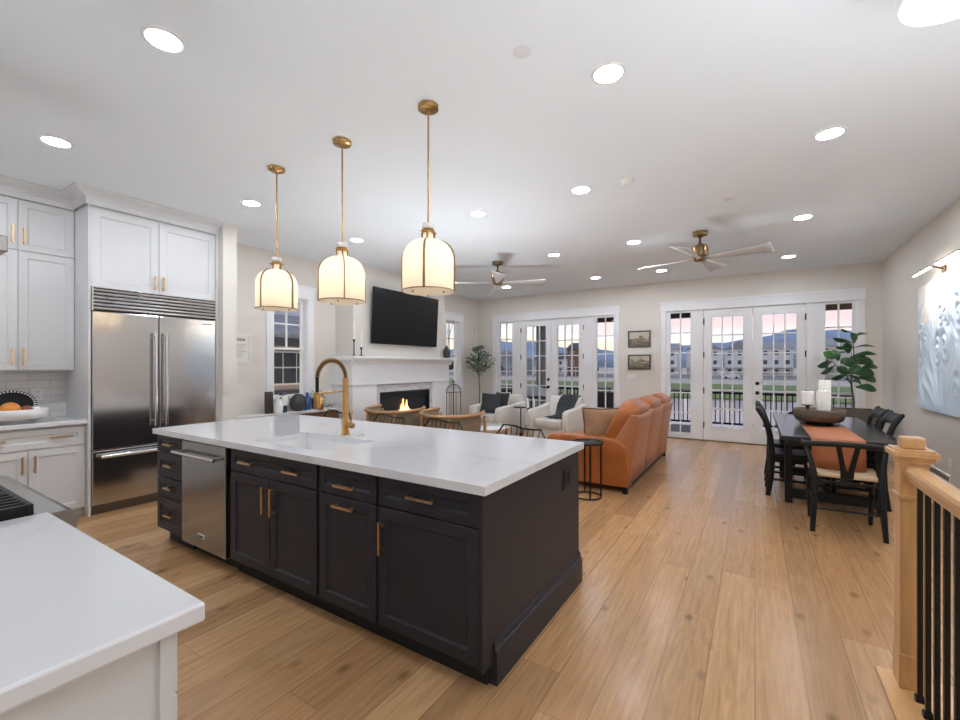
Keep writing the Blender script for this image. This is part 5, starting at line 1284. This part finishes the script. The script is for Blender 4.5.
def candle(label, x, y, h, r, hh):
    z = 0.7665 + 0.113
    t = thing('pillar_candle', label, 'candle', (x, y, z)); 
    MB().lathe([(0.045, 0), (0.045, 0.006), (0.012, 0.014), (0.009, hh * 0.5), (0.02, hh - 0.02), (0.055, hh - 0.008), (0.058, hh), (0.0, hh)], 20, (x, y, z)).build('holder', 'bronze', t)
    MB().lathe([(r, hh), (r, hh + h - 0.004), (r - 0.004, hh + h), (0.012, hh + h - 0.008), (0, hh + h - 0.008)], 24, (x, y, z)).build('candle', 'wax', t)
    MB().tube([(x, y, z + hh + h - 0.01), (x + 0.002, y, z + hh + h + 0.012)], 0.0015, 4).build('wick', 'ink', t)
candle('short white pillar candle on a small brass stand, left in the wooden bowl', 0.495, 6.03, 0.145, 0.058, 0.11)
candle('white pillar candle on a low stand, in front in the wooden bowl', 0.63, 6.0, 0.21, 0.062, 0.055)
candle('tallest white pillar candle, behind the other two in the wooden bowl', 0.66, 6.19, 0.265, 0.058, 0.11)

def make_side_chair(label):
    t = thing('dining_chair', label, 'chair', (0, 0, 0))       # faces +X, back at -X
    g = MB(); g.box(-0.20, -0.215, 0.435, 0.235, 0.215, 0.465, 0.012); g.build('seat', 'black_wood', t)
    for s in (-1, 1):
        pts = [(-0.215, s * 0.195, 0.0), (-0.185, s * 0.195, 0.22), (-0.175, s * 0.195, 0.45), (-0.195, s * 0.20, 0.66), (-0.245, s * 0.205, 0.83), (-0.305, s * 0.205, 0.935), (-0.325, s * 0.205, 0.945)]
        MB().tube(pts, [0.021, 0.023, 0.026, 0.024, 0.022, 0.020, 0.012], 8, flat=(1.15, 0.85)).build('rear_post', 'black_wood', t)
        MB().tube([(0.20, s * 0.185, 0.0), (0.205, s * 0.19, 0.436)], [0.016, 0.022], 8).build('leg', 'black_wood', t)
        MB().box(-0.17, s * 0.195 - 0.009, 0.17, 0.20, s * 0.195 + 0.009, 0.195).build('stretcher', 'black_wood', t)
    def rail(z0, h, x0, bow):
        g = []
        for i in range(11):
            u = i / 10 * 2 - 1; b_ = -bow * (1 - u * u)
            g.append([(x0 + b_ - 0.06 * 0, u * 0.205, z0), (x0 + b_ - h * 0.38, u * 0.205, z0 + h * 0.7), (x0 + b_ - h * 0.62, u * 0.205, z0 + h)])
        return MB().sheet(g, 0.02)
    rail(0.83, 0.10, -0.24, 0.035).build('crest_rail', 'black_wood', t)
    rail(0.60, 0.05, -0.182, 0.02).build('back_rail', 'black_wood', t)
    MB().box(-0.18, -0.19, 0.385, 0.205, 0.19, 0.435).build('seat_frame', 'black_wood', t)
    return t
dc = make_side_chair('black side chair on the left of the dining table, nearer one'); dc.location = (0.335, 5.90, 0)
dup(dc, (0.335, 6.60, 0), 0, 'black side chair on the left of the dining table, farther one by the glazed doors')
dup(dc, (0.885, 5.90, 0), PI, 'black side chair on the right of the dining table, nearer the stair post')
dup(dc, (0.885, 6.44, 0), PI, 'black side chair on the right of the dining table, farther one near the fig tree')

def make_wishbone(label):
    t = thing('wishbone_chair', label, 'chair', (0, 0, 0))     # faces +Y
    g = []
    for i in range(9):
        u = i / 8 * 2 - 1; row = []
        for j in range(7):
            v = j / 6 * 2 - 1; wv = 0.235 - 0.02 * (1 - (v + 1) / 2)
            row.append((u * wv * (0.92 if v < 0 else 1), v * 0.205 + 0.02, 0.468 - 0.022 * (1 - u * u) * (1 - v * v)))
        g.append(row)
    MB().sheet([r[::-1] for r in g][::-1], 0.035).build('seat', 'rope', t)
    for s in (-1, 1):
        MB().tube([(s * 0.215, 0.215, 0.0), (s * 0.222, 0.215, 0.25), (s * 0.225, 0.21, 0.485)], [0.016, 0.021, 0.018], 10).build('leg', 'black', t)
        MB().tube([(s * 0.235, -0.235, 0.0), (s * 0.222, -0.205, 0.24), (s * 0.215, -0.18, 0.45), (s * 0.235, -0.15, 0.58), (s * 0.272, -0.06, 0.72)], [0.018, 0.024, 0.025, 0.021, 0.015], 10).build('rear_leg', 'black', t)
        MB().tube([(s * 0.222, -0.21, 0.24), (s * 0.224, 0.215, 0.26)], 0.009, 8).build('stretcher', 'black', t)
    MB().tube([(-0.222, 0.214, 0.30), (0.222, 0.214, 0.30)], 0.009, 8).build('stretcher', 'black', t)
    MB().tube([(-0.224, -0.21, 0.20), (0.224, -0.21, 0.20)], 0.009, 8).build('stretcher', 'black', t)
    mb = MB()
    for a, b_ in (((-0.205, 0.20, 0.43), (0.205, 0.20, 0.43)), ((-0.2, -0.175, 0.425), (0.2, -0.175, 0.425)), ((-0.215, -0.18, 0.43), (-0.22, 0.205, 0.43)), ((0.215, -0.18, 0.43), (0.22, 0.205, 0.43))): mb.tube([a, b_], 0.013, 8)
    mb.build('seat_frame', 'black', t)
    pts = [(0.295, 0.09, 0.72)] + [(0.275 * math.cos(a), -0.03 + 0.20 * math.sin(a), 0.725 + 0.035 * abs(math.sin(a)) ** 1.5) for a in [-PI * (i / 20) for i in range(21)]] + [(-0.295, 0.09, 0.72)]
    MB().tube(pts, [0.019] + [0.0225] * 21 + [0.019], 10, flat=(1.05, 1.05)).build('top_rail', 'black', t)
    # Y-shaped back splat
    mb = MB(); yy = lambda z: -0.172 - 0.062 * (z - 0.44) / 0.3
    def piece(q):      # q: (x, z) outline, extruded through the splat's thickness along its slant
        n = len(q); vs = [(x, yy(z) - 0.007, z) for x, z in q] + [(x, yy(z) + 0.007, z) for x, z in q]
        mb.add(vs, [tuple(range(n)), tuple(range(n, 2 * n))[::-1]] + [((i + 1) % n, i, i + n, (i + 1) % n + n) for i in range(n)])
    piece([(-0.042, 0.44), (0.042, 0.44), (0.045, 0.535), (-0.045, 0.535)])
    piece([(0.006, 0.535), (0.045, 0.535), (0.082, 0.755), (0.046, 0.755)]); piece([(-0.045, 0.535), (-0.006, 0.535), (-0.046, 0.755), (-0.082, 0.755)])
    mb.build('back_splat', 'black', t)
    return t
wc = make_wishbone('black wishbone chair with woven cord seat at the near end of the dining table'); wc.location = (0.652, 4.905, 0)
dup(wc, (0.66, 7.45, 0), PI, 'black wishbone chair at the far end of the dining table, by the doors')

# fiddle-leaf fig in a dark planter
px, py = 1.21, 8.30
t = thing('fig_tree', 'fiddle-leaf fig with large dark leaves in a grey planter by the right doors', 'potted tree', (px, py, 0))
mb = MB(); q0, q1, q2 = 0.21, 0.245, 0.222
mb.add([(px + sx * q, py + sy * q, z) for q, z in ((q0, 0), (q1, 0.78), (q2, 0.78), (q2 - 0.01, 0.70)) for sx, sy in ((-1, -1), (1, -1), (1, 1), (-1, 1))], [(3, 2, 1, 0)] + [(k * 4 + i, k * 4 + (i + 1) % 4, k * 4 + 4 + (i + 1) % 4, k * 4 + 4 + i) for k in range(3) for i in range(4)] + [(12, 13, 14, 15)])
mb.build('planter', 'grey_wood', t)
CR = Vector((0.8446, 0.5353, 0)); CD = Vector((-0.5353, 0.8446, 0)); S_ = 0.00232 * 1.06
def L3(x, y, d=0.0): return Vector((px, py, 0)) + CR * ((x - 345) * S_) + CD * d + Z * (0.80 - (y - 525) * S_)
mb = MB()
mb.tube([L3(352, 560), L3(350, 480), L3(338, 400), L3(345, 300, .02), L3(352, 200), L3(345, 110), L3(343, 80)], [0.015, 0.014, 0.012, 0.010, 0.008, 0.006, 0.004], 8)
mb.tube([L3(342, 400), L3(290, 330, -.05), L3(215, 270, -.08), L3(190, 235, -.08)], [0.010, 0.008, 0.006, 0.003], 7)
mb.tube([L3(342, 370), L3(400, 330, .06), L3(430, 290, .08)], [0.008, 0.006, 0.003], 7)
mb.build('trunk', 'bark', t)
def fig_leaf(mb, base, tip, w, roll):
    d = tip - base; L_ = d.length; d.normalize(); v = -CD
    s = d.cross(v); s = (s.normalized() if s.length > 1e-3 else X); n_ = s.cross(d)
    s2 = s * math.cos(roll) + n_ * math.sin(roll); n2 = n_ * math.cos(roll) - s * math.sin(roll)
    g = []
    for i in range(10):
        u = i / 9; wd = w * (0.06 + math.sin(PI * min(1, u ** 1.25 * 0.93 + 0.05)) ** 0.8 * (0.72 + 0.28 * u)) * (0.12 if u > 0.99 else 1)
        c = base + d * (L_ * u) + n2 * (0.02 * math.sin(PI * u)) - Z * (0.035 * u * u)
        g.append([c + s2 * (wd * k) + n2 * (abs(k) * 0.22 * wd + 0.004 * math.sin(7 * u * k)) for k in (-1, -0.5, 0, 0.5, 1)])
    mb.sheet(g, 0.0015)
LV = [((338, 78, 0), (268, 40), .020, 1.2), ((345, 110, 0), (432, 68), .030, 1.1), ((345, 140, -.02), (352, 62), .045, .2), ((338, 135, 0), (222, 95), .036, .9), ((355, 168, .02), (497, 152), .034, 1.15), ((335, 172, -.03), (232, 148), .034, 1.0), ((357, 218, .03), (480, 192), .040, .9), ((372, 262, .04), (478, 232), .060, .35), ((425, 290, .08), (527, 268), .046, .6),
      ((205, 235, -.08), (128, 180), .060, .1, 1), ((240, 245, -.06), (218, 165), .050, .4), ((195, 250, -.08), (86, 262), .052, .45), ((215, 272, -.07), (118, 306), .045, .5), ((345, 315, .02), (458, 308), .070, .2), ((395, 348, .05), (515, 346), .064, .35), ((312, 368, -.02), (402, 377), .034, .9), ((362, 402, .0), (460, 404), .052, .3), ((330, 285, 0), (375, 205), .062, .2), ((345, 290, -.04), (285, 215), .06, .3),
      ((290, 330, -.05), (240, 262), .055, .3), ((300, 320, -.06), (200, 335), .05, .7), ((350, 240, .05), (420, 200), .05, .5), ((340, 200, .06), (300, 120), .05, .6), ((350, 330, .1), (430, 380), .05, .6), ((280, 320, -.1), (330, 260), .055, .4)]
for grp, mname in ((0, 'leaf'), (1, 'leaf_light')):
    mb = MB()
    for l in LV:
        if (len(l) > 4) != bool(grp): continue
        fig_leaf(mb, L3(*l[0]), L3(*l[1], l[0][2] + rnd.uniform(-.08, .06)), l[2] * 1.15, l[3])
    mb.build('foliage' if not grp else 'young_leaf', mname, t)

# ------------------------------------------------------------------ right wall: relief painting with picture lights
t = thing('wall_art', 'large pale blue and grey swirling relief painting on the right wall', 'painting', (XR, 6.3, 1.63))
AY0, AY1, AZ0, AZ1 = 5.33, 7.258, 0.91, 2.36
MB().box(XR - 0.035, AY0, AZ0, XR - 0.001, AY1, AZ1).build('stretcher_frame', 'frame_dark', t)
g = []; ny, nz = 150, 110; ra = random.Random(8); cs = [(ra.uniform(AY0, AY1), ra.uniform(AZ0, AZ1), ra.uniform(30, 60), ra.uniform(0.12, 0.3)) for _ in range(16)]
for i in range(ny + 1):
    row = []; y = AY0 + 0.004 + (AY1 - AY0 - 0.008) * i / ny
    for j in range(nz + 1):
        z = AZ0 + 0.004 + (AZ1 - AZ0 - 0.008) * j / nz
        p = Vector((y * 2.2, z * 1.1, 3.0)); w_ = noise.noise(p) * 0.30; q = noise.noise(Vector((y * 1.3 + w_, z * 1.0, 9.0)))
        h = abs(math.sin((y + w_ * 0.8 + q * 0.5) * 26)) ** 3 * 0.6
        best = min(((y - c[0]) ** 2 + ((z - c[1]) * 0.7) ** 2) ** 0.5 / c[3] for c in cs)
        if best < 1: h = abs(math.sin(best * 11)) ** 2.5 * (1 - best) * 1.1 + h * best
        mask = max(0.0, min(1.0, 0.75 + 1.2 * noise.noise(Vector((y * 1.5, z * 1.5, 20.0)))))
        edge = min(1, (y - AY0) * 9, (AY1 - y) * 9, (z - AZ0) * 7, (AZ1 - z) * 7)
        row.append((XR - 0.037 - 0.034 * h * mask * max(0, edge) - 0.001, y, z))
    g.append(row)
MB().sheet(g).build('canvas', 'art', t)
def picture_light(label, ya, yb, z):
    t = thing('picture_light', label, 'picture light', (XR, (ya + yb) / 2, z)); ym = (ya + yb) / 2
    MB().box(XR - 0.015, ym - 0.05, z - 0.02, XR, ym + 0.05, z + 0.05, 0.004).build('mount', 'bronze', t)
    mb = MB(); mb.tube([(XR - 0.012, ym, z + 0.02), (XR - 0.10, ym, z + 0.05), (XR - 0.17, ym, z + 0.02)], 0.008, 8)
    mb.build('arm', 'bronze', t)
    MB().box(XR - 0.192, ya, z - 0.002, XR - 0.168, yb, z + 0.018, 0.004).build('bar', 'bronze', t)
    MB().box(XR - 0.189, ya + 0.01, z - 0.0045, XR - 0.171, yb - 0.01, z - 0.0022).build('led_strip', 'led', t)
picture_light('slim picture light above the painting, one farther from the camera', 6.24, 6.80, 2.43)
picture_light('slim picture light above the painting, one nearer the camera', 5.50, 6.06, 2.43)
t = thing('wall_vent', 'white slotted return vent at the foot of the right wall', 'vent', (XR, 6.75, 0.2))
MB().box(XR - 0.012, 6.34, 0.155, XR, 7.16, 0.285, 0.003).build('frame', 'plastic', t)
for r in range(2):
    for k in range(11): MB().box(XR - 0.0135, 6.375 + k * 0.07, 0.172 + r * 0.052, XR - 0.012, 6.425 + k * 0.07, 0.212 + r * 0.052).build('slot', 'frame_dark', t)
t = thing('power_outlet', 'white power outlet low on the right wall above the vent', 'outlet', (XR, 6.35, 0.38))
MB().box(XR - 0.006, 6.315, 0.345, XR, 6.39, 0.46, 0.003).build('cover_plate', 'plastic', t)
for z in (0.377, 0.428): MB().box(XR - 0.009, 6.335, z - 0.016, XR - 0.006, 6.37, z + 0.016, 0.002).build('socket', 'plastic', t)

# ------------------------------------------------------------------ stair railing
t = thing('stair_railing', 'oak newel post with handrail and black iron balusters at the right edge', 'railing', (0.58, 2.3, 0))
cx, cy, hw = 0.583, 2.638, 0.047
mb = MB(); mb.box(cx - hw, cy - hw, 0.012, cx + hw, cy + hw, 1.0, 0.003)
mb.box(cx - hw - 0.008, cy - hw - 0.008, 0.835, cx + hw + 0.008, cy + hw + 0.008, 0.855, 0.004)
for z0, z1, e in ((0.995, 1.01, 0.010), (1.01, 1.022, 0.017), (1.022, 1.046, 0.027), (1.046, 1.056, 0.018)): mb.box(cx - hw - e, cy - hw - e, z0, cx + hw + e, cy + hw + e, z1, 0.003)
mb.box(cx - hw + 0.008, cy - hw + 0.008, 1.056, cx + hw - 0.008, cy + hw - 0.008, 1.105, 0.006)
mb.box(cx - hw - 0.004, cy - hw - 0.004, 0.012, cx + hw + 0.004, cy + hw + 0.004, 0.16, 0.004)
mb.build('newel_post', 'maple', t)
prof = [(-0.028, 0.925), (0.028, 0.925), (0.030, 0.940), (0.034, 0.948), (0.034, 0.968), (0.028, 0.982), (0.0, 0.988), (-0.028, 0.982), (-0.034, 0.968), (-0.034, 0.948), (-0.030, 0.940)]
MB().prism([(cx + a, b_) for a, b_ in prof], -0.9, cy - hw, 'y').build('handrail', 'maple_h', t)
for k in range(34):
    y = 2.52 - 0.1005 * k; h = 0.008
    b_ = MB().box(cx - h, y - h, 0.012, cx + h, y + h, 0.926).build('baluster', 'iron', t)
    MB().box(cx - 0.015, y - 0.015, 0.0125, cx + 0.015, y + 0.015, 0.036, 0.003).build('shoe', 'black', b_)

# ------------------------------------------------------------------ outside: deck, water, lawn, houses, hills
DKY = 11.75
M['deck'] = plank_mat('deck_boards', 0.14, 3.0, [(0.16, 0.145, 0.135), (0.20, 0.18, 0.165), (0.18, 0.165, 0.15)], 0.6, knots=False, gap=(0.03, 0.03, 0.03))
M['white_ext'] = mat('white_exterior_paint', (0.72, 0.72, 0.72, 1), 0.6, var=0.02)
M['post_grey'] = mat('grey_column_paint', (0.30, 0.29, 0.28, 1), 0.7, var=0.05)
M['soffit'] = mat('brown_soffit', (0.12, 0.085, 0.06, 1), 0.7, var=0.2, stretch=(1, 8, 1))
M['grass'] = mat('lawn_grass', (0.15, 0.20, 0.06, 1), 0.9, var=0.35, scale=0.4)
M['gravel'] = mat('tan_gravel', (0.48, 0.42, 0.36, 1), 0.9, var=0.3, scale=0.35)
M['road'] = mat('asphalt', (0.22, 0.21, 0.21, 1), 0.9, var=0.15, scale=0.3)
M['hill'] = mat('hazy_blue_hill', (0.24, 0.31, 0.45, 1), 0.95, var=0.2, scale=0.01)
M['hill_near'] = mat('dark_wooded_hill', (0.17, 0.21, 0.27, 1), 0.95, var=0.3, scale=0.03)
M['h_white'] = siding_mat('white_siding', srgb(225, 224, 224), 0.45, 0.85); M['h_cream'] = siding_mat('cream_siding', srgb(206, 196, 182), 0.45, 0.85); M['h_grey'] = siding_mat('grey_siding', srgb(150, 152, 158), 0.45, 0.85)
M['h_brick'] = mat('red_brown_cladding', (0.22, 0.11, 0.075, 1), 0.8, var=0.2, scale=1)
M['roof'] = mat('grey_shingle', (0.30, 0.30, 0.32, 1), 0.85, var=0.15); M['roof_dark'] = mat('dark_shingle', (0.07, 0.07, 0.075, 1), 0.85, var=0.15)
M['pane_dark'] = mat('dark_house_window', (0.05, 0.06, 0.075, 1), 0.15, var=0.2)
M['shrub'] = mat('shrub_leaves', (0.03, 0.065, 0.022, 1), 0.9, var=0.4, scale=2)
m_, t_, N_, L_, b_ = nt('pond_water'); b_.inputs['Base Color'].default_value = (0.10, 0.13, 0.16, 1); b_.inputs['Roughness'].default_value = 0.12; b_.inputs['Specular IOR Level'].default_value = 0.9
tc_ = N_.new('ShaderNodeTexCoord'); n2_ = N_.new('ShaderNodeTexNoise'); n2_.inputs['Scale'].default_value = 0.6; bp_ = N_.new('ShaderNodeBump'); bp_.inputs['Strength'].default_value = 0.08
L_.new(tc_.outputs['Object'], n2_.inputs[0]); L_.new(n2_.outputs[0], bp_.inputs['Height']); L_.new(bp_.outputs[0], b_.inputs['Normal']); M['water'] = m_

struct('floor_deck', MB().box(-7.5, YF + 0.18, -0.16, 4.2, DKY + 0.1, -0.05), 'deck')
t = thing('deck_railing', 'white-capped deck railing with black balusters outside the glazed doors', 'railing', (-1.5, DKY, -0.05))
MB().box(-7.5, DKY - 0.05, 0.80, 4.2, DKY + 0.05, 0.85, 0.006).build('top_rail', 'white_ext', t)
MB().box(-7.5, DKY - 0.02, 0.745, 4.2, DKY + 0.02, 0.80).build('upper_bar', 'iron', t)
MB().box(-7.5, DKY - 0.02, 0.03, 4.2, DKY + 0.02, 0.075).build('bottom_rail', 'iron', t)
k = 0; x = -6.6
while x < 2.9 and k < 98:
    MB().box(x - 0.011, DKY - 0.011, 0.07, x + 0.011, DKY + 0.011, 0.75).build('baluster', 'iron', t); x += 0.1; k += 1
for x in (-7.4, -3.2, 4.1): MB().box(x - 0.05, DKY - 0.05, -0.05, x + 0.05, DKY + 0.05, 0.80).build('post', 'white_ext', t)
for i, (x, lb) in enumerate(((-5.22, 'square grey deck column outside the left glazed doors'), (1.95, 'square grey deck column outside the right wall corner'))):
    t = thing('deck_column', lb, 'column', (x, DKY - 0.2, -0.05)); MB().box(x - 0.11, DKY - 0.31, 0.10, x + 0.11, DKY - 0.09, 2.58).build('shaft', 'post_grey', t); MB().box(x - 0.14, DKY - 0.34, -0.05, x + 0.14, DKY - 0.06, 0.10).build('plinth', 'post_grey', t)
mb = MB(); mb.box(-5.45, DKY - 0.32, 2.58, 4.2, DKY - 0.08, 2.86); mb.box(-5.45, YF + 0.18, 2.86, 4.2, DKY + 0.35, 2.94); mb.box(-5.45, YF + 0.2, 2.60, -5.25, DKY - 0.32, 2.86)
for k in range(9): mb.box(-4.2 + k, YF + 0.2, 2.78, -4.1 + k, DKY - 0.32, 2.86)
struct('ceiling_porch', mb, 'soffit')
# outdoor seating: wicker chairs and a covered table
def make_wicker(label):
    t = thing('patio_chair', label, 'chair', (0, 0, 0))
    MB().box(-0.32, -0.32, 0.06, 0.32, 0.32, 0.36, 0.02).build('base', 'rattan', t)
    for s in (-1, 1): MB().box(s * 0.32 - 0.05, -0.32, 0.06, s * 0.32 + 0.05, 0.32, 0.60, 0.02).build('armrest', 'rattan', t)
    MB().box(-0.34, 0.24, 0.06, 0.34, 0.34, 0.84, 0.03).build('backrest', 'rattan', t)
    MB().cushion(0, -0.04, 0.42, 0.27, 0.27, 0.06, 0.3, 8).build('seat_cushion', 'post_grey', t)
    return t
wk = make_wicker('dark wicker patio chair on the deck outside the pictures between the doors'); wk.location = (-3.0, 10.6, -0.05); wk.rotation_euler = (0, 0, PI)
dup(wk, (-5.75, 10.5, -0.05), PI, 'dark wicker patio chair on the deck behind the left cream armchair')
t = thing('patio_table', 'dark slatted patio table on the deck outside the left doors', 'table', (-4.75, 10.3, -0.05))
mb = MB()
for k in range(8): mb.box(-5.15, 9.92 + k * 0.1, 0.60, -4.15, 10.0 + k * 0.1, 0.63)
mb.build('slatted_top', 'rattan', t)
for x in (-5.1, -4.2):
    for y in (9.97, 10.65): MB().box(x - 0.03, y - 0.03, -0.05, x + 0.03, y + 0.03, 0.60).build('leg', 'rattan', t)
mb = MB(); mb.box(-5.1, 9.95, 0.10, -4.2, 9.99, 0.14); mb.box(-5.1, 9.95, 0.30, -4.2, 9.99, 0.34); mb.build('side_slat', 'rattan', t)
g = []
for i in range(12):
    u = i / 11; row = []
    for j in range(9):
        v = j / 8 * 2 - 1; row.append((-4.98 + 0.72 * u, 10.3 + v * 0.33, 0.645 + (0.26 - 0.17 * u) * (1 - v * v) ** 0.6 + 0.012 * math.sin(9 * u + 4 * v)))
    g.append(row)
mb = MB().sheet(g, 0.02); single('folded_cover', mb, 'white_ext', 'pale cloth cover heaped on the patio table outside the left doors', 'cover', (-4.6, 10.3, 0.64))

def ground(name, y0, y1, m, z=-2.5, x0=-240, x1=160): struct(name, MB().add([(x0, y0, z), (x1, y0, z), (x1, y1, z), (x0, y1, z)], [(0, 1, 2, 3)]), m)
ground('floor_pond', 12.5, 62, 'water', -2.62); ground('floor_lawn', 60, 104, 'grass', -2.50); ground('floor_gravel', 104, 140, 'gravel', -2.50); ground('floor_street', 140, 205, 'road', -2.50); ground('floor_field', 205, 900, 'gravel', -2.55, -900, 700)
def house(label, cx, cy, w, d, floors, wall, roof, wins, gable=True, porch=True):
    z0 = -2.5; fh = 3.4; h = floors * fh; t = thing('townhouse', label, 'house', (cx, cy, z0))
    MB().box(cx - w / 2, cy - d / 2, z0, cx + w / 2, cy + d / 2, z0 + h).build('wall', wall, t)
    o = 0.5
    if gable: MB().prism([(cx - w / 2 - o, z0 + h), (cx + w / 2 + o, z0 + h), (cx, z0 + h + w * 0.30)], cy - d / 2 - o, cy + d / 2 + o, 'y').build('roof', roof, t)
    else:
        mb = MB(); mb.prism([(cy - d / 2 - o, z0 + h), (cy + d / 2 + o, z0 + h), (cy, z0 + h + d * 0.22)], cx - w / 2 - o, cx + w / 2 + o, 'x'); mb.build('roof', roof, t)
    for f in range(floors):
        for k in range(wins):
            x = cx - w / 2 + w * (k + 0.5) / wins; z = z0 + f * fh + 1.0
            q = MB().box(x - 0.75, cy - d / 2 - 0.10, z - 0.12, x + 0.75, cy - d / 2, z + 1.6).build('window', 'white_ext', t)
            MB().box(x - 0.6, cy - d / 2 - 0.13, z, x + 0.6, cy - d / 2 - 0.10, z + 1.48).build('pane', 'pane_dark', q)
    if porch:
        mb = MB(); mb.box(cx - w / 2, cy - d / 2 - 1.8, z0 + fh - 0.3, cx + w / 2, cy - d / 2, z0 + fh)
        for k in range(wins + 1): x = cx - w / 2 + 0.15 + (w - 0.3) * k / wins; mb.box(x - 0.12, cy - d / 2 - 1.75, z0, x + 0.12, cy - d / 2 - 1.5, z0 + fh - 0.3)
        mb.build('porch', 'white_ext', t)
HS = [('white two-storey townhouse with porch seen through the left sidelight of the right doors', -33, 190, 15, 12, 3, 'h_white', 'roof', 4, False),
      ('white gabled townhouse seen through the upper left panes of the right doors', -17, 196, 12, 12, 3, 'h_white', 'roof', 3, True),
      ('smaller white townhouse with a gable, centre of the left leaf of the right doors', -5, 200, 10, 12, 3, 'h_white', 'roof', 3, True),
      ('white townhouse with pale roof at the right of the right doors\' left leaf', 6.5, 196, 10, 12, 3, 'h_white', 'roof', 3, False),
      ('cream house seen through the right leaf of the right doors', 19, 180, 12, 12, 3, 'h_cream', 'roof', 3, False),
      ('small white house behind the fig leaves in the right sidelight', 47, 185, 12, 10, 3, 'h_white', 'roof', 3, True),
      ('low white house seen through the right leaf of the left doors', -79, 190, 14, 12, 2, 'h_white', 'roof_dark', 4, False),
      ('tall brick-red house with dark roof, in the right leaf of the left doors', -57, 165, 8, 12, 3, 'h_brick', 'roof_dark', 2, False),
      ('grey house left of the brick-red one, seen through the left doors', -93, 175, 14, 12, 2, 'h_grey', 'roof', 3, True),
      ('distant low white house in the left leaf of the left doors', -119, 190, 18, 12, 2, 'h_white', 'roof_dark', 4, False)]
for a in HS: house(*a)
rs_ = random.Random(31)
def tree(label, x, y, h, r):
    z0 = -2.5; t = thing('garden_tree', label, 'tree', (x, y, z0)); MB().tube([(x, y, z0), (x, y, z0 + h * 0.6)], [0.18, 0.1], 6).build('trunk', 'bark', t); mb = MB()
    for k in range(9):
        a = rs_.uniform(0, 6.28); q = rs_.uniform(0, r * 0.55); mb.cushion(x + q * math.cos(a), y + q * math.sin(a), z0 + h * rs_.uniform(0.45, 0.85), r * rs_.uniform(.4, .6), r * rs_.uniform(.4, .6), h * rs_.uniform(.14, .24), 1.0, 6)
    mb.build('crown', 'shrub', t)
for x, y, h, r, lb in ((-10.5, 112, 4.5, 2.2, 'small dark tree on the lawn in the left leaf of the right doors'), (29.5, 168, 8, 3.5, 'dark tree beside the cream house'), (16.5, 166, 5, 2.5, 'low dark tree in front of the cream house'),
                       (-76, 130, 6, 3.4, 'dark tree left of the brick-red house'), (-95, 150, 6, 4, 'broad tree beyond the lawn in the left leaf of the left doors'), (-104, 140, 7, 3.5, 'tall tree seen through the leftmost sidelight'), (-48, 150, 5, 3, 'tree before the white townhouses between the two door sets')): tree(lb, x, y, h, r)
for x, y, m2, lb in ((-6, 150, 'h_white', 'white car parked on the far street, left of the cream house'), (12, 152, 'roof_dark', 'dark car parked on the far street in front of the cream house'), (22, 150, 'h_grey', 'grey car parked on the far street at the right')):
    t = thing('car', lb, 'car', (x, y, -2.5)); MB().prism([(x - 2.2, -2.2), (x + 2.2, -2.2), (x + 2.2, -1.6), (x + 1.4, -1.5), (x + 0.8, -1.0), (x - 1.0, -1.0), (x - 1.6, -1.55), (x - 2.2, -1.65)], y - 0.9, y + 0.9, 'y').build('body', m2, t)
    for dxx in (-1.35, 1.35):
        bm = bmesh.new(); bmesh.ops.create_cone(bm, cap_ends=True, segments=14, radius1=0.33, radius2=0.33, depth=1.84); MB().take(bm, False, Matrix.Translation((x + dxx, y, -2.17)) @ Matrix.Rotation(PI / 2, 4, 'X')).build('wheel', 'black', t)
def ridge(name, dist, amp, base, m, seed, xa=-1.9, xb=1.1, rough=1.0):
    rr = random.Random(seed); g = []; n = 120
    def hgt(u): return max(0.15, 0.55 + 0.5 * noise.noise(Vector((u * 3.1, seed, 0))) + 0.22 * noise.noise(Vector((u * 8.3, seed, 4))) + 0.09 * noise.noise(Vector((u * 22, seed, 8))))
    for i in range(n + 1):
        a = xa + (xb - xa) * i / n; s_, c_ = math.sin(a), math.cos(a); h = amp * hgt(a)
        g.append([(s_ * dist, c_ * dist, base), (s_ * dist * 1.05, c_ * dist * 1.05, base + h * 0.55 + amp * 0.05 * noise.noise(Vector((a * 30, 1, seed)))), (s_ * dist * 1.15, c_ * dist * 1.15, base + h), (s_ * dist * 1.4, c_ * dist * 1.4, base)])
    struct(name, MB().sheet(g), m)
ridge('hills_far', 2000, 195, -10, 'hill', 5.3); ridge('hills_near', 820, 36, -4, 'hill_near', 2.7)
# neighbouring house seen through the left wall's windows
t = thing('neighbor_house', 'dark grey neighbouring house with siding, eave and window outside the left wall window', 'house', (-9.5, 6.0, -2.5))
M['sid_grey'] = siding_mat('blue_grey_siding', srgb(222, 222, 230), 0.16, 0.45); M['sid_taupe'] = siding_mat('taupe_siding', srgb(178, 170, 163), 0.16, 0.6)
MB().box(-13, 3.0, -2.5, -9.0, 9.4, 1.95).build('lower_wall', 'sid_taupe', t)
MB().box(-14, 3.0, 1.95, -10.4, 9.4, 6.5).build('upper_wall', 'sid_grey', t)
MB().prism([(-8.75, 2.02), (-8.75, 2.12), (-10.4, 2.75), (-10.4, 2.5), (-10.4, 2.02)], 2.9, 9.6, 'y').build('eave', 'roof', t)
MB().box(-8.99, 2.9, 1.86, -8.72, 9.6, 2.03).build('fascia', 'roof_dark', t)
w = MB(); w.box(-8.98, 5.48, 0.98, -8.94, 6.55, 1.74); w = w.build('window', 'white_ext', t)
for k in range(3):
    for r in range(2): MB().box(-8.94, 5.53 + k * 0.34, 1.02 + r * 0.37, -8.93, 5.84 + k * 0.34, 1.36 + r * 0.345).build('pane', 'pane_dark', w)
MB().box(-8.99, 5.45, -0.2, -8.95, 6.6, 0.86).build('dark_panel', 'roof_dark', t)
